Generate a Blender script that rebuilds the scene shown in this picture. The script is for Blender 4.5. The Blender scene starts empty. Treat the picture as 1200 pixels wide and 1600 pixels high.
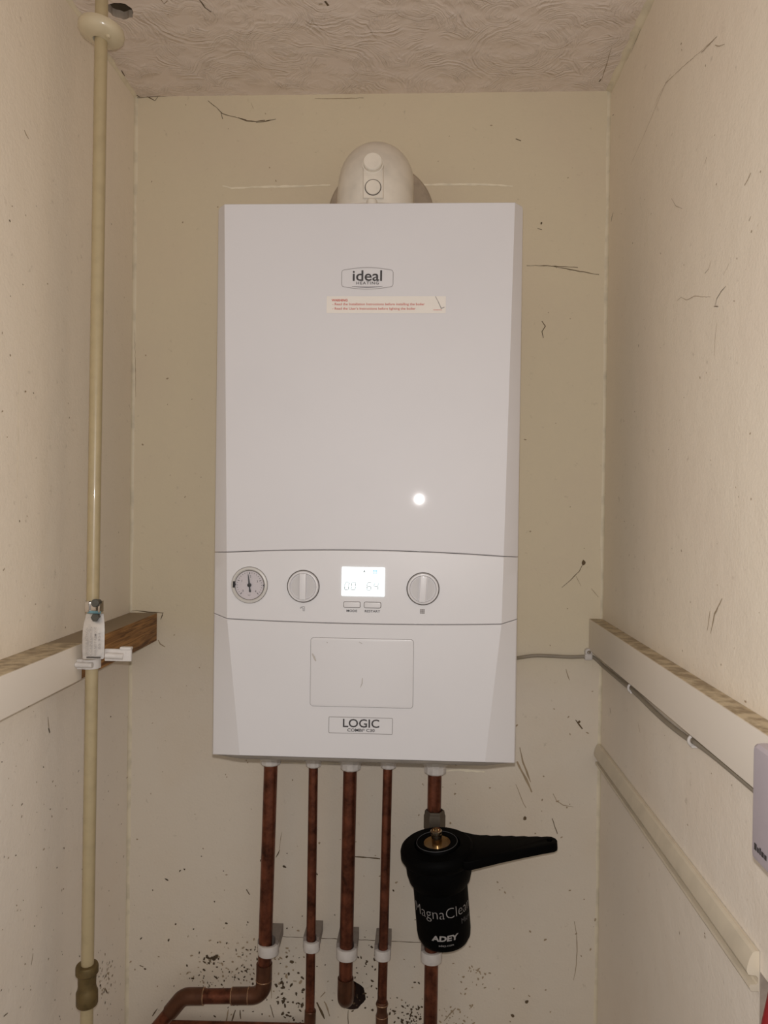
import bpy, bmesh, math, random
from mathutils import Vector, Matrix

PI = math.pi
S = bpy.context.scene
C = S.collection

# ------------------------------------------------------------------ camera
F_PX = 1181.0
CAM = Vector((0.0694, -1.2461, 1.5187))
YAW, PITCH, ROLL = 0.04635, -0.00714, 0.0128


def cam_axes():
    f = Vector((-math.sin(YAW) * math.cos(PITCH), math.cos(YAW) * math.cos(PITCH), math.sin(PITCH)))
    r = Vector((math.cos(YAW), math.sin(YAW), 0))
    u = r.cross(f)
    c, s = math.cos(ROLL), math.sin(ROLL)
    return c * r + s * u, -s * r + c * u, f


AX_R, AX_U, AX_F = cam_axes()
cam_d = bpy.data.cameras.new('camera')
cam_d.sensor_fit = 'VERTICAL'
cam_d.sensor_height = 36
cam_d.sensor_width = 27
cam_d.lens = F_PX / 1600 * 36
cam_d.clip_start = 0.02
cam = bpy.data.objects.new('camera', cam_d)
C.objects.link(cam)
m = Matrix.Identity(4)
for i in range(3):
    m[i][0], m[i][1], m[i][2] = AX_R[i], AX_U[i], -AX_F[i]
    m[i][3] = CAM[i]
cam.matrix_world = m
S.camera = cam

# ------------------------------------------------------------------ light
w = bpy.data.worlds.new('world')
S.world = w
w.use_nodes = True
w.node_tree.nodes['Background'].inputs[0].default_value = (1.0, 0.965, 0.93, 1)
w.node_tree.nodes['Background'].inputs[1].default_value = 0.345
fl_d = bpy.data.lights.new('phone_flash', 'POINT')
fl_d.energy = 13.7
fl_d.color = (1.0, 0.965, 0.955)
fl_d.shadow_soft_size = 0.0045
fl = bpy.data.objects.new('phone_flash', fl_d)
fl.location = CAM + Vector((0.0, 0.004, 0.02))
C.objects.link(fl)

S.view_settings.view_transform = 'Standard'
S.view_settings.look = 'None'
S.view_settings.exposure = 0.0
S.view_settings.gamma = 1.0
S.view_settings.use_curve_mapping = False


# ------------------------------------------------------------------ measuring helpers
def ray(x, y):
    return AX_F + (x - 600) / F_PX * AX_R - (y - 800) / F_PX * AX_U


def on_y(x, y, Y):
    d = ray(x, y)
    return CAM + d * ((Y - CAM.y) / d.y)


def on_x(x, y, X):
    d = ray(x, y)
    return CAM + d * ((X - CAM.x) / d.x)


def on_z(x, y, Z):
    d = ray(x, y)
    return CAM + d * ((Z - CAM.z) / d.z)


# ------------------------------------------------------------------ materials
def lin(r, g, b):
    def f(c):
        c /= 255.0
        return c / 12.92 if c <= 0.04045 else ((c + 0.055) / 1.055) ** 2.4
    return (f(r), f(g), f(b), 1)


def nodes_of(name):
    mt = bpy.data.materials.new(name)
    mt.use_nodes = True
    nt = mt.node_tree
    return mt, nt, nt.nodes['Principled BSDF']


def N(nt, t, **kw):
    n = nt.nodes.new(t)
    for k, v in kw.items():
        setattr(n, k, v)
    return n


def plain(name, col, rough=0.5, metal=0.0, vary=0.06, scale=40.0, coat=0.0, coat_r=0.05, bump=0.0, bscale=200.0, spec=0.5, emit=0.0):
    """principled material with a little procedural mottling"""
    mt, nt, b = nodes_of(name)
    tc = N(nt, 'ShaderNodeTexCoord')
    nz = N(nt, 'ShaderNodeTexNoise')
    nz.inputs['Scale'].default_value = scale
    nz.inputs['Detail'].default_value = 4
    nt.links.new(tc.outputs['Object'], nz.inputs['Vector'])
    mx = N(nt, 'ShaderNodeMix', data_type='RGBA')
    mx.inputs[6].default_value = col
    mx.inputs[7].default_value = tuple(c * (1 - vary * 4) for c in col[:3]) + (1,)
    mr = N(nt, 'ShaderNodeMapRange')
    mr.inputs[1].default_value = 0.45
    mr.inputs[2].default_value = 0.75
    nt.links.new(nz.outputs['Fac'], mr.inputs[0])
    nt.links.new(mr.outputs[0], mx.inputs[0])
    nt.links.new(mx.outputs[2], b.inputs['Base Color'])
    b.inputs['Roughness'].default_value = rough
    b.inputs['Metallic'].default_value = metal
    b.inputs['Specular IOR Level'].default_value = spec
    b.inputs['Coat Weight'].default_value = coat
    b.inputs['Coat Roughness'].default_value = coat_r
    if emit:
        b.inputs['Emission Color'].default_value = col
        b.inputs['Emission Strength'].default_value = emit
    if bump:
        n2 = N(nt, 'ShaderNodeTexNoise')
        n2.inputs['Scale'].default_value = bscale
        n2.inputs['Detail'].default_value = 3
        nt.links.new(tc.outputs['Object'], n2.inputs['Vector'])
        bp = N(nt, 'ShaderNodeBump')
        bp.inputs['Strength'].default_value = bump
        bp.inputs['Distance'].default_value = 0.002
        nt.links.new(n2.outputs['Fac'], bp.inputs['Height'])
        nt.links.new(bp.outputs[0], b.inputs['Normal'])
    return mt


def wall_material(name, WALL_LOW, WALL_UP, WALL_AGE):
    """old cream paint above batten height, greyer paint below, faint scuffs and roller texture"""
    mt, nt, b = nodes_of(name)
    g = N(nt, 'ShaderNodeNewGeometry')
    sp = N(nt, 'ShaderNodeSeparateXYZ')
    nt.links.new(g.outputs['Position'], sp.inputs[0])
    mr = N(nt, 'ShaderNodeMapRange', interpolation_type='SMOOTHSTEP')
    mr.inputs[1].default_value = 1.20
    mr.inputs[2].default_value = 1.34
    n0 = N(nt, 'ShaderNodeTexNoise')
    n0.inputs['Scale'].default_value = 9
    nt.links.new(g.outputs['Position'], n0.inputs['Vector'])
    ad = N(nt, 'ShaderNodeMath', operation='MULTIPLY_ADD')
    ad.inputs[1].default_value = 0.12
    nt.links.new(n0.outputs['Fac'], ad.inputs[0])
    nt.links.new(sp.outputs['Z'], ad.inputs[2])
    sb = N(nt, 'ShaderNodeMath', operation='SUBTRACT')
    sb.inputs[1].default_value = 0.06
    nt.links.new(ad.outputs[0], sb.inputs[0])
    nt.links.new(sb.outputs[0], mr.inputs[0])
    mx = N(nt, 'ShaderNodeMix', data_type='RGBA')
    mx.inputs[6].default_value = WALL_LOW
    mx.inputs[7].default_value = WALL_UP
    nt.links.new(mr.outputs[0], mx.inputs[0])
    # pinkish and grey patches of age
    n1 = N(nt, 'ShaderNodeTexNoise')
    n1.inputs['Scale'].default_value = 5.5
    n1.inputs['Detail'].default_value = 5
    nt.links.new(g.outputs['Position'], n1.inputs['Vector'])
    r1 = N(nt, 'ShaderNodeMapRange')
    r1.inputs[1].default_value = 0.48
    r1.inputs[2].default_value = 0.72
    r1.inputs[4].default_value = 0.55
    nt.links.new(n1.outputs['Fac'], r1.inputs[0])
    m2 = N(nt, 'ShaderNodeMix', data_type='RGBA')
    m2.inputs[7].default_value = WALL_AGE
    nt.links.new(mx.outputs[2], m2.inputs[6])
    nt.links.new(r1.outputs[0], m2.inputs[0])
    # small dirt mottling
    n2 = N(nt, 'ShaderNodeTexNoise')
    n2.inputs['Scale'].default_value = 70
    n2.inputs['Detail'].default_value = 6
    n2.inputs['Roughness'].default_value = 0.7
    nt.links.new(g.outputs['Position'], n2.inputs['Vector'])
    r2 = N(nt, 'ShaderNodeMapRange')
    r2.inputs[1].default_value = 0.62
    r2.inputs[2].default_value = 0.82
    r2.inputs[4].default_value = 0.5
    nt.links.new(n2.outputs['Fac'], r2.inputs[0])
    m3 = N(nt, 'ShaderNodeMix', data_type='RGBA')
    m3.inputs[7].default_value = lin(120, 100, 72)
    nt.links.new(m2.outputs[2], m3.inputs[6])
    nt.links.new(r2.outputs[0], m3.inputs[0])
    nt.links.new(m3.outputs[2], b.inputs['Base Color'])
    b.inputs['Roughness'].default_value = 0.62
    b.inputs['Specular IOR Level'].default_value = 0.25
    n3 = N(nt, 'ShaderNodeTexNoise')
    n3.inputs['Scale'].default_value = 260
    n3.inputs['Detail'].default_value = 3
    nt.links.new(g.outputs['Position'], n3.inputs['Vector'])
    n4 = N(nt, 'ShaderNodeTexNoise')
    n4.inputs['Scale'].default_value = 24
    n4.inputs['Detail'].default_value = 4
    nt.links.new(g.outputs['Position'], n4.inputs['Vector'])
    a4 = N(nt, 'ShaderNodeMath', operation='MULTIPLY_ADD')
    a4.inputs[1].default_value = 3.0
    nt.links.new(n4.outputs['Fac'], a4.inputs[0])
    nt.links.new(n3.outputs['Fac'], a4.inputs[2])
    bp = N(nt, 'ShaderNodeBump')
    bp.inputs['Strength'].default_value = 0.35
    bp.inputs['Distance'].default_value = 0.0012
    nt.links.new(a4.outputs[0], bp.inputs['Height'])
    nt.links.new(bp.outputs[0], b.inputs['Normal'])
    return mt


def ceiling_material():
    """swirled textured plaster: brush fans in overlapping cells"""
    mt, nt, b = nodes_of('ceiling_swirl_plaster')
    g = N(nt, 'ShaderNodeNewGeometry')
    nz = N(nt, 'ShaderNodeTexNoise')
    nz.inputs['Scale'].default_value = 14
    nz.inputs['Detail'].default_value = 3
    nt.links.new(g.outputs['Position'], nz.inputs['Vector'])
    va = N(nt, 'ShaderNodeVectorMath', operation='MULTIPLY_ADD')
    va.inputs[1].default_value = (0.05, 0.05, 0)
    nt.links.new(nz.outputs['Color'], va.inputs[0])
    nt.links.new(g.outputs['Position'], va.inputs[2])

    def fans(scale, freq, off):
        ad = N(nt, 'ShaderNodeVectorMath', operation='ADD')
        ad.inputs[1].default_value = off
        nt.links.new(va.outputs[0], ad.inputs[0])
        vo = N(nt, 'ShaderNodeTexVoronoi', voronoi_dimensions='2D')
        vo.inputs['Scale'].default_value = scale
        nt.links.new(ad.outputs[0], vo.inputs['Vector'])
        ds = N(nt, 'ShaderNodeVectorMath', operation='DISTANCE')
        nt.links.new(ad.outputs[0], ds.inputs[0])
        nt.links.new(vo.outputs['Position'], ds.inputs[1])
        mu = N(nt, 'ShaderNodeMath', operation='MULTIPLY')
        mu.inputs[1].default_value = freq
        nt.links.new(vo.outputs['Distance'], mu.inputs[0])
        n5 = N(nt, 'ShaderNodeTexNoise', noise_dimensions='1D')
        n5.inputs['Scale'].default_value = 1.0
        n5.inputs['Detail'].default_value = 3
        nt.links.new(mu.outputs[0], n5.inputs['W'])
        # fade strokes in patches
        n6 = N(nt, 'ShaderNodeTexNoise')
        n6.inputs['Scale'].default_value = scale * 2.2
        nt.links.new(g.outputs['Position'], n6.inputs['Vector'])
        r6 = N(nt, 'ShaderNodeMapRange')
        r6.inputs[1].default_value = 0.40
        r6.inputs[2].default_value = 0.62
        nt.links.new(n6.outputs['Fac'], r6.inputs[0])
        o = N(nt, 'ShaderNodeMath', operation='MULTIPLY')
        nt.links.new(n5.outputs['Fac'], o.inputs[0])
        nt.links.new(r6.outputs[0], o.inputs[1])
        return o
    a, c = fans(8.5, 26, (0.3, 0.1, 0)), fans(13, 20, (4.7, 2.2, 0))
    sm = N(nt, 'ShaderNodeMath', operation='ADD')
    nt.links.new(a.outputs[0], sm.inputs[0])
    nt.links.new(c.outputs[0], sm.inputs[1])
    bp = N(nt, 'ShaderNodeBump')
    bp.inputs['Strength'].default_value = 0.8
    bp.inputs['Distance'].default_value = 0.0035
    nt.links.new(sm.outputs[0], bp.inputs['Height'])
    nt.links.new(bp.outputs[0], b.inputs['Normal'])
    n1 = N(nt, 'ShaderNodeTexNoise')
    n1.inputs['Scale'].default_value = 6
    nt.links.new(g.outputs['Position'], n1.inputs['Vector'])
    mx = N(nt, 'ShaderNodeMix', data_type='RGBA')
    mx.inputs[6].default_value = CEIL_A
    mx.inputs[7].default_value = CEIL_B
    nt.links.new(n1.outputs['Fac'], mx.inputs[0])
    nt.links.new(mx.outputs[2], b.inputs['Base Color'])
    b.inputs['Roughness'].default_value = 0.6
    return mt


def wood_material():
    mt, nt, b = nodes_of('bare_softwood')
    g = N(nt, 'ShaderNodeNewGeometry')
    mp = N(nt, 'ShaderNodeMapping')
    mp.inputs['Scale'].default_value = (90, 5, 90)
    nt.links.new(g.outputs['Position'], mp.inputs[0])
    nz = N(nt, 'ShaderNodeTexNoise')
    nz.inputs['Scale'].default_value = 2.2
    nz.inputs['Detail'].default_value = 5
    nz.inputs['Distortion'].default_value = 1.2
    nt.links.new(mp.outputs[0], nz.inputs['Vector'])
    cr = N(nt, 'ShaderNodeValToRGB')
    cr.color_ramp.elements[0].position = 0.35
    cr.color_ramp.elements[0].color = lin(106, 70, 38)
    cr.color_ramp.elements[1].position = 0.65
    cr.color_ramp.elements[1].color = lin(186, 136, 80)
    nt.links.new(nz.outputs['Fac'], cr.inputs[0])
    # dust lies on whatever faces up
    sp = N(nt, 'ShaderNodeSeparateXYZ')
    nt.links.new(g.outputs['Normal'], sp.inputs[0])
    mr = N(nt, 'ShaderNodeMapRange')
    mr.inputs[1].default_value = 0.5
    mr.inputs[2].default_value = 0.9
    nt.links.new(sp.outputs['Z'], mr.inputs[0])
    mx = N(nt, 'ShaderNodeMix', data_type='RGBA')
    nt.links.new(mr.outputs[0], mx.inputs[0])
    nt.links.new(cr.outputs[0], mx.inputs[6])
    mx.inputs[7].default_value = lin(150, 133, 110)
    nt.links.new(mx.outputs[2], b.inputs['Base Color'])
    b.inputs['Roughness'].default_value = 0.7
    return mt


def painted_wood_material():
    """cream gloss with grime lying on the upward face"""
    mt, nt, b = nodes_of('painted_wood_dusty_top')
    g = N(nt, 'ShaderNodeNewGeometry')
    nz = N(nt, 'ShaderNodeTexNoise')
    nz.inputs['Scale'].default_value = 75
    nz.inputs['Detail'].default_value = 6
    nt.links.new(g.outputs['Position'], nz.inputs['Vector'])
    sp = N(nt, 'ShaderNodeSeparateXYZ')
    nt.links.new(g.outputs['Normal'], sp.inputs[0])
    up = N(nt, 'ShaderNodeMapRange')
    up.inputs[1].default_value = 0.5
    up.inputs[2].default_value = 0.9
    nt.links.new(sp.outputs['Z'], up.inputs[0])
    mr = N(nt, 'ShaderNodeMapRange')
    mr.inputs[1].default_value = 0.40
    mr.inputs[2].default_value = 0.62
    nt.links.new(nz.outputs['Fac'], mr.inputs[0])
    du = N(nt, 'ShaderNodeMix', data_type='RGBA')
    du.inputs[6].default_value = lin(196, 178, 146)
    du.inputs[7].default_value = lin(146, 126, 96)
    nt.links.new(mr.outputs[0], du.inputs[0])
    mx = N(nt, 'ShaderNodeMix', data_type='RGBA')
    nt.links.new(up.outputs[0], mx.inputs[0])
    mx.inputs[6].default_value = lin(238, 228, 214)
    nt.links.new(du.outputs[2], mx.inputs[7])
    nt.links.new(mx.outputs[2], b.inputs['Base Color'])
    b.inputs['Roughness'].default_value = 0.45
    return mt


def copper_material():
    mt, nt, b = nodes_of('tarnished_copper')
    g = N(nt, 'ShaderNodeNewGeometry')
    nz = N(nt, 'ShaderNodeTexNoise')
    nz.inputs['Scale'].default_value = 45
    nz.inputs['Detail'].default_value = 6
    nz.inputs['Roughness'].default_value = 0.65
    nt.links.new(g.outputs['Position'], nz.inputs['Vector'])
    cr = N(nt, 'ShaderNodeValToRGB')
    e = cr.color_ramp.elements
    e[0].position = 0.30
    e[0].color = lin(64, 36, 26)
    e[1].position = 0.62
    e[1].color = lin(132, 78, 57)
    nt.links.new(nz.outputs['Fac'], cr.inputs[0])
    nt.links.new(cr.outputs[0], b.inputs['Base Color'])
    b.inputs['Metallic'].default_value = 0.75
    b.inputs['Roughness'].default_value = 0.36
    return mt


def glass_material():
    mt = bpy.data.materials.new('gauge_glass')
    mt.use_nodes = True
    nt = mt.node_tree
    nt.nodes.clear()
    o = N(nt, 'ShaderNodeOutputMaterial')
    t = N(nt, 'ShaderNodeBsdfTransparent')
    gl = N(nt, 'ShaderNodeBsdfGlossy')
    gl.inputs['Roughness'].default_value = 0.05
    mx = N(nt, 'ShaderNodeMixShader')
    mx.inputs[0].default_value = 0.06
    nt.links.new(t.outputs[0], mx.inputs[1])
    nt.links.new(gl.outputs[0], mx.inputs[2])
    nt.links.new(mx.outputs[0], o.inputs[0])
    return mt


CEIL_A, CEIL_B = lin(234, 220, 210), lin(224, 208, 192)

M = {
    'wall': wall_material('wall_paint_back', lin(224, 213, 196), lin(222, 209, 182), lin(219, 203, 180)),
    'wall_s': wall_material('wall_sides_brightened', lin(244, 234, 220), lin(243, 231, 212), lin(240, 226, 208)),  # side-wall colours lightened in place of the brighter light on them
    'ceiling': ceiling_material(),
    'mark': plain('crack_grime_and_void_shade', lin(104, 86, 62), 0.9),
    'faint': plain('wall_faint_scuff', lin(170, 150, 122), 0.9),
    'ridge': plain('wall_filler_ridge', lin(246, 236, 212), 0.6),
    'caulk': plain('corner_caulk_lightened', lin(229, 217, 191), 0.6),  # caulk colour lightened to bring out the flash-lit line in the corners
    'speck': plain('mould_specks', lin(84, 68, 48), 0.9),
    'hole': plain('hole_shade_brown', lin(70, 48, 38), 0.95, vary=0.15),  # dark brown puts the wall hole's shade into its colour
    'plaster': plain('raw_grey_plaster', lin(168, 154, 138), 0.85, bump=0.3),
    'floor': plain('floor_dark_boards', lin(96, 82, 70), 0.7),
    'white': plain('boiler_white_enamel', lin(214, 211, 212), 0.48, vary=0.006, scale=8, coat=0.35, coat_r=0.03, spec=0.35),
    'white_p': plain('boiler_white_plastic', lin(216, 213, 213), 0.40, vary=0.006, scale=8, coat=0.2, coat_r=0.1),
    'gap': plain('shadow_gap_grey', lin(88, 82, 76), 0.8),
    'tray': plain('tray_shade_grey', lin(120, 112, 102), 0.6),  # tray darkened in colour for the front panel's overhang shadow
    'recess': plain('knob_recess', lin(196, 192, 190), 0.5, vary=0.01),
    'casing': plain('boiler_casing_grey_white', lin(186, 180, 172), 0.5),
    'ink': plain('printed_charcoal', lin(58, 54, 54), 0.6, vary=0),
    'ink_l': plain('printed_grey', lin(138, 132, 128), 0.6, vary=0),
    'stamp': plain('stamped_grey', lin(168, 162, 158), 0.6, vary=0),
    'red': plain('printed_red', lin(196, 84, 70), 0.6, vary=0),
    'sticker': plain('sticker_paper', lin(227, 220, 211), 0.55, vary=0.01),
    'smear': plain('flap_smear', lin(186, 178, 170), 0.6),
    'screen': plain('lit_screen', (0.86, 0.97, 1.0, 1), 0.2, vary=0, emit=1.05),
    'seg': plain('screen_segments', lin(150, 158, 158), 0.6, vary=0, emit=0.12),
    'seg_b': plain('screen_blue_segments', lin(130, 190, 225), 0.6, vary=0, emit=0.45),
    'chrome': plain('chrome', lin(210, 205, 200), 0.18, 1.0, vary=0.02),
    'alu': plain('tag_aluminium', lin(222, 218, 214), 0.38, 0.55, vary=0.05, scale=120),
    'steel': plain('dark_screw_steel', lin(110, 112, 110), 0.35, 0.9),
    'dial': plain('gauge_dial', lin(205, 196, 198), 0.5, vary=0.01),
    'bezel': plain('gauge_bezel', lin(196, 192, 186), 0.35, vary=0.02),
    'black': plain('black_plastic', lin(4, 4, 4), 0.6, vary=0.02, spec=0.06),
    'rubber': plain('black_needle', lin(20, 14, 16), 0.6, vary=0),
    'letter': plain('silver_lettering', lin(158, 154, 152), 0.5, vary=0.02),
    'letter_d': plain('dim_lettering', lin(92, 92, 94), 0.5, vary=0.02),
    'flue': plain('flue_white_plastic_dusty', lin(234, 226, 212), 0.5, vary=0.04, scale=30),
    'flange': plain('flue_seal_grey', lin(176, 160, 140), 0.7, vary=0.06, scale=60),
    'copper': copper_material(),
    'solder': plain('bright_solder', lin(186, 150, 120), 0.25, 0.8),
    'fitting': plain('dull_copper_fitting', lin(102, 66, 47), 0.36, 0.55, vary=0.12),
    'brass': plain('dirty_brass', lin(112, 94, 58), 0.5, 0.45, vary=0.1, scale=80),
    'bronze': plain('bronze_valve', lin(190, 166, 128), 0.3, 0.9, vary=0.04),
    'stem': plain('bright_nickel_stem', lin(196, 178, 152), 0.2, 1.0, vary=0.03),
    'nickel': plain('dull_nickel_nut', lin(100, 90, 78), 0.42, 0.6, vary=0.08),
    'clip': plain('clip_white_plastic', lin(214, 208, 202), 0.55, vary=0.04, scale=90),
    'clip_g': plain('clip_shaded_grey_plastic', lin(140, 130, 122), 0.55, vary=0.05, scale=90),  # greyish plastic with the shade behind the pipe put into its colour
    'pipe_paint': plain('pipe_cream_paint', lin(180, 163, 127), 0.35, vary=0.03, scale=60, coat=0.2),
    'collar': plain('collar_cream_gloss', lin(206, 192, 162), 0.25, vary=0.02, coat=0.5),
    'wood': wood_material(),
    'painted': painted_wood_material(),
    'mould': plain('moulding_cream_paint', lin(216, 204, 182), 0.42, vary=0.03, scale=30),
    'cable': plain('grey_cable', lin(152, 142, 126), 0.5, vary=0.02),  # cable grey deepened to carry the shade under the batten
    'box': plain('box_white_plastic', lin(182, 172, 178), 0.45, vary=0.01),
    'red_paint': plain('dark_red_paint', lin(150, 30, 36), 0.4),
    'blue': plain('blue_green_band', lin(110, 150, 158), 0.4),
    'glass': glass_material(),
}


# ------------------------------------------------------------------ geometry helpers
class MB:
    def __init__(s):
        s.bm = bmesh.new()

    def face(s, pts, mi=0):
        vs = [s.bm.verts.new(p) for p in pts]
        try:
            f = s.bm.faces.new(vs)
            f.material_index = mi
            return f
        except ValueError:
            return None

    def raw(s, verts, faces, mi=0, fn=None):
        vs = [s.bm.verts.new(fn(v) if fn else v) for v in verts]
        for f in faces:
            try:
                fc = s.bm.faces.new([vs[i] for i in f])
                fc.material_index = mi
            except ValueError:
                pass

    def box(s, lo, hi, mi=0, bev=0.0, mat=None):
        t = bmesh.new()
        bmesh.ops.create_cube(t, size=1)
        for v in t.verts:
            v.co = Vector(((lo[i] + hi[i]) / 2 + v.co[i] * (hi[i] - lo[i]) for i in range(3)))
        if bev:
            bmesh.ops.bevel(t, geom=list(t.edges), offset=bev, segments=3, affect='EDGES', profile=0.6)
        s.merge(t, mi, mat)

    def merge(s, t, mi=0, mat=None):
        mp = {}
        for v in t.verts:
            mp[v] = s.bm.verts.new(mat @ v.co if mat else v.co)
        for f in t.faces:
            try:
                nf = s.bm.faces.new([mp[v] for v in f.verts])
                nf.material_index = mi
            except ValueError:
                pass
        t.free()

    def grid(s, rows, mi=0, close_u=False, cap=False):
        V = [[s.bm.verts.new(p) for p in r] for r in rows]
        n = len(V[0])
        for i in range(len(V) - 1):
            for j in range(n if close_u else n - 1):
                a, b = V[i][j], V[i][(j + 1) % n]
                c, d = V[i + 1][(j + 1) % n], V[i + 1][j]
                try:
                    f = s.bm.faces.new((a, b, c, d))
                    f.material_index = mi
                except ValueError:
                    pass
        if cap:
            for r in (V[0], V[-1]):
                try:
                    f = s.bm.faces.new(r)
                    f.material_index = mi
                except ValueError:
                    pass
        return V

    def lathe(s, prof, mat=None, seg=40, mi=0, cap=True):
        """prof: list of (radius, z) turned about local z"""
        mat = mat or Matrix.Identity(4)
        rows = []
        for r, z in prof:
            r = max(r, 1e-5)
            rows.append([mat @ Vector((r * math.cos(2 * PI * k / seg), r * math.sin(2 * PI * k / seg), z)) for k in range(seg)])
        s.grid(rows, mi, close_u=True, cap=cap)

    def tube(s, pts, r, seg=20, mi=0, cap=True):
        pts = [Vector(p) for p in pts]
        rows = []
        up = None
        for i, p in enumerate(pts):
            a = pts[max(i - 1, 0)]
            b = pts[min(i + 1, len(pts) - 1)]
            t = (b - a).normalized()
            if up is None:
                up = Vector((0, 1, 0)) if abs(t.y) < 0.9 else Vector((1, 0, 0))
            n = (up - t * up.dot(t)).normalized()
            up = n
            bb = t.cross(n)
            rr = r[i] if isinstance(r, (list, tuple)) else r
            rows.append([p + (n * math.cos(2 * PI * k / seg) + bb * math.sin(2 * PI * k / seg)) * rr for k in range(seg)])
        s.grid(rows, mi, close_u=True, cap=cap)

    def build(s, name, mats, parent=None, smooth=32, label=None):
        bmesh.ops.recalc_face_normals(s.bm, faces=s.bm.faces)
        me = bpy.data.meshes.new(name)
        s.bm.to_mesh(me)
        s.bm.free()
        if not isinstance(mats, (list, tuple)):
            mats = [mats]
        for q in mats:
            me.materials.append(M[q])
        if smooth:
            me.polygons.foreach_set('use_smooth', [True] * len(me.polygons))
            me.set_sharp_from_angle(angle=math.radians(smooth))
        o = bpy.data.objects.new(name, me)
        C.objects.link(o)
        if parent:
            o.parent = parent
            o.matrix_parent_inverse = parent.matrix_world.inverted() if parent.type == 'EMPTY' else Matrix.Identity(4)
        if label:
            o['label'] = label
        return o


def tag(o, label, cat, group=None):
    o['label'] = label
    o['category'] = cat
    if group:
        o['group'] = group
    return o


def thing(name, label, cat, loc=(0, 0, 0), group=None):
    o = bpy.data.objects.new(name, None)
    o.empty_display_size = 0.02
    o.matrix_world = Matrix.Translation(Vector(loc))
    C.objects.link(o)
    return tag(o, label, cat, group)


def struct(o):
    o['kind'] = 'structure'
    return o


def arc_path(pts, rad, n=8):
    """polyline with rounded corners"""
    pts = [Vector(p) for p in pts]
    out = [pts[0]]
    for i in range(1, len(pts) - 1):
        p = pts[i]
        a = (pts[i - 1] - p).normalized()
        b = (pts[i + 1] - p).normalized()
        half = a.angle(b) / 2
        L = rad / math.tan(half)
        bis = (a + b).normalized()
        cen = p + bis * (rad / math.sin(half))
        s0, s1 = p + a * L - cen, p + b * L - cen
        ang = s0.angle(s1)
        for k in range(n + 1):
            t = k / n
            out.append(cen + (s0 * math.sin((1 - t) * ang) + s1 * math.sin(t * ang)) / math.sin(ang))
    out.append(pts[-1])
    return out


def text_geo(body, width=None, height=None, bold=0.0, spacing=1.0):
    """2-D lettering as (verts, faces), centred on its own box"""
    cu = bpy.data.curves.new('t', 'FONT')
    cu.body = body
    cu.offset = bold
    cu.space_character = spacing
    cu.resolution_u = 3
    o = bpy.data.objects.new('t', cu)
    C.objects.link(o)
    bpy.context.view_layer.update()
    me = bpy.data.meshes.new_from_object(o.evaluated_get(bpy.context.evaluated_depsgraph_get()))
    vs = [v.co.copy() for v in me.vertices]
    fs = [tuple(p.vertices) for p in me.polygons]
    bpy.data.objects.remove(o)
    bpy.data.curves.remove(cu)
    bpy.data.meshes.remove(me)
    x0, x1 = min(v.x for v in vs), max(v.x for v in vs)
    y0, y1 = min(v.y for v in vs), max(v.y for v in vs)
    sx = width / (x1 - x0) if width else None
    sy = height / (y1 - y0) if height else None
    sx = sx or sy
    sy = sy or sx
    vs = [Vector(((v.x - (x0 + x1) / 2) * sx, (v.y - (y0 + y1) / 2) * sy, 0)) for v in vs]
    return vs, fs


def shape2d(outer, holes, half, bev=0.0):
    """flat outline with holes, given thickness 2*half; returns (verts, faces) in xy with z thickness"""
    cu = bpy.data.curves.new('s', 'CURVE')
    cu.dimensions = '2D'
    cu.fill_mode = 'BOTH'
    cu.extrude = half - bev
    cu.bevel_depth = bev
    cu.bevel_resolution = 2
    for pl in [outer] + list(holes):
        sp = cu.splines.new('POLY')
        sp.points.add(len(pl) - 1)
        for p, q in zip(sp.points, pl):
            p.co = (q[0], q[1], 0, 1)
        sp.use_cyclic_u = True
    o = bpy.data.objects.new('s', cu)
    C.objects.link(o)
    bpy.context.view_layer.update()
    me = bpy.data.meshes.new_from_object(o.evaluated_get(bpy.context.evaluated_depsgraph_get()))
    t = bmesh.new()
    t.from_mesh(me)
    bmesh.ops.remove_doubles(t, verts=t.verts, dist=1e-6)
    t.verts.index_update()
    vs = [v.co.copy() for v in t.verts]
    fs = [tuple(v.index for v in f.verts) for f in t.faces]
    t.free()
    bpy.data.objects.remove(o)
    bpy.data.curves.remove(cu)
    bpy.data.meshes.remove(me)
    return vs, fs


def rrect(w, h, r, n=5):
    out = []
    for cx, cy, a0 in ((w / 2 - r, h / 2 - r, 0), (-w / 2 + r, h / 2 - r, 90), (-w / 2 + r, -h / 2 + r, 180), (w / 2 - r, -h / 2 + r, 270)):
        for k in range(n + 1):
            a = math.radians(a0 + 90 * k / n)
            out.append((cx + r * math.cos(a), cy + r * math.sin(a)))
    return out


def circ(r, n=40, c=(0, 0)):
    return [(c[0] + r * math.cos(2 * PI * k / n), c[1] + r * math.sin(2 * PI * k / n)) for k in range(n)]


def outline(mb, pts, width, fn, mi=0):
    """closed thin line along a 2-D loop, mapped by fn"""
    n = len(pts)
    P = [Vector((p[0], p[1], 0)) for p in pts]
    a, b = [], []
    for i in range(n):
        t = (P[(i + 1) % n] - P[i - 1]).normalized()
        nn = Vector((-t.y, t.x, 0)) * width / 2
        a.append(fn(P[i] + nn))
        b.append(fn(P[i] - nn))
    for i in range(n):
        j = (i + 1) % n
        mb.face((a[i], a[j], b[j], b[i]), mi)


# ------------------------------------------------------------------ the room
XL, XR, ZC = -0.4129, 0.3705, 2.1977
BW = 0.285          # how far the boiler front stands off the wall


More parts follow.
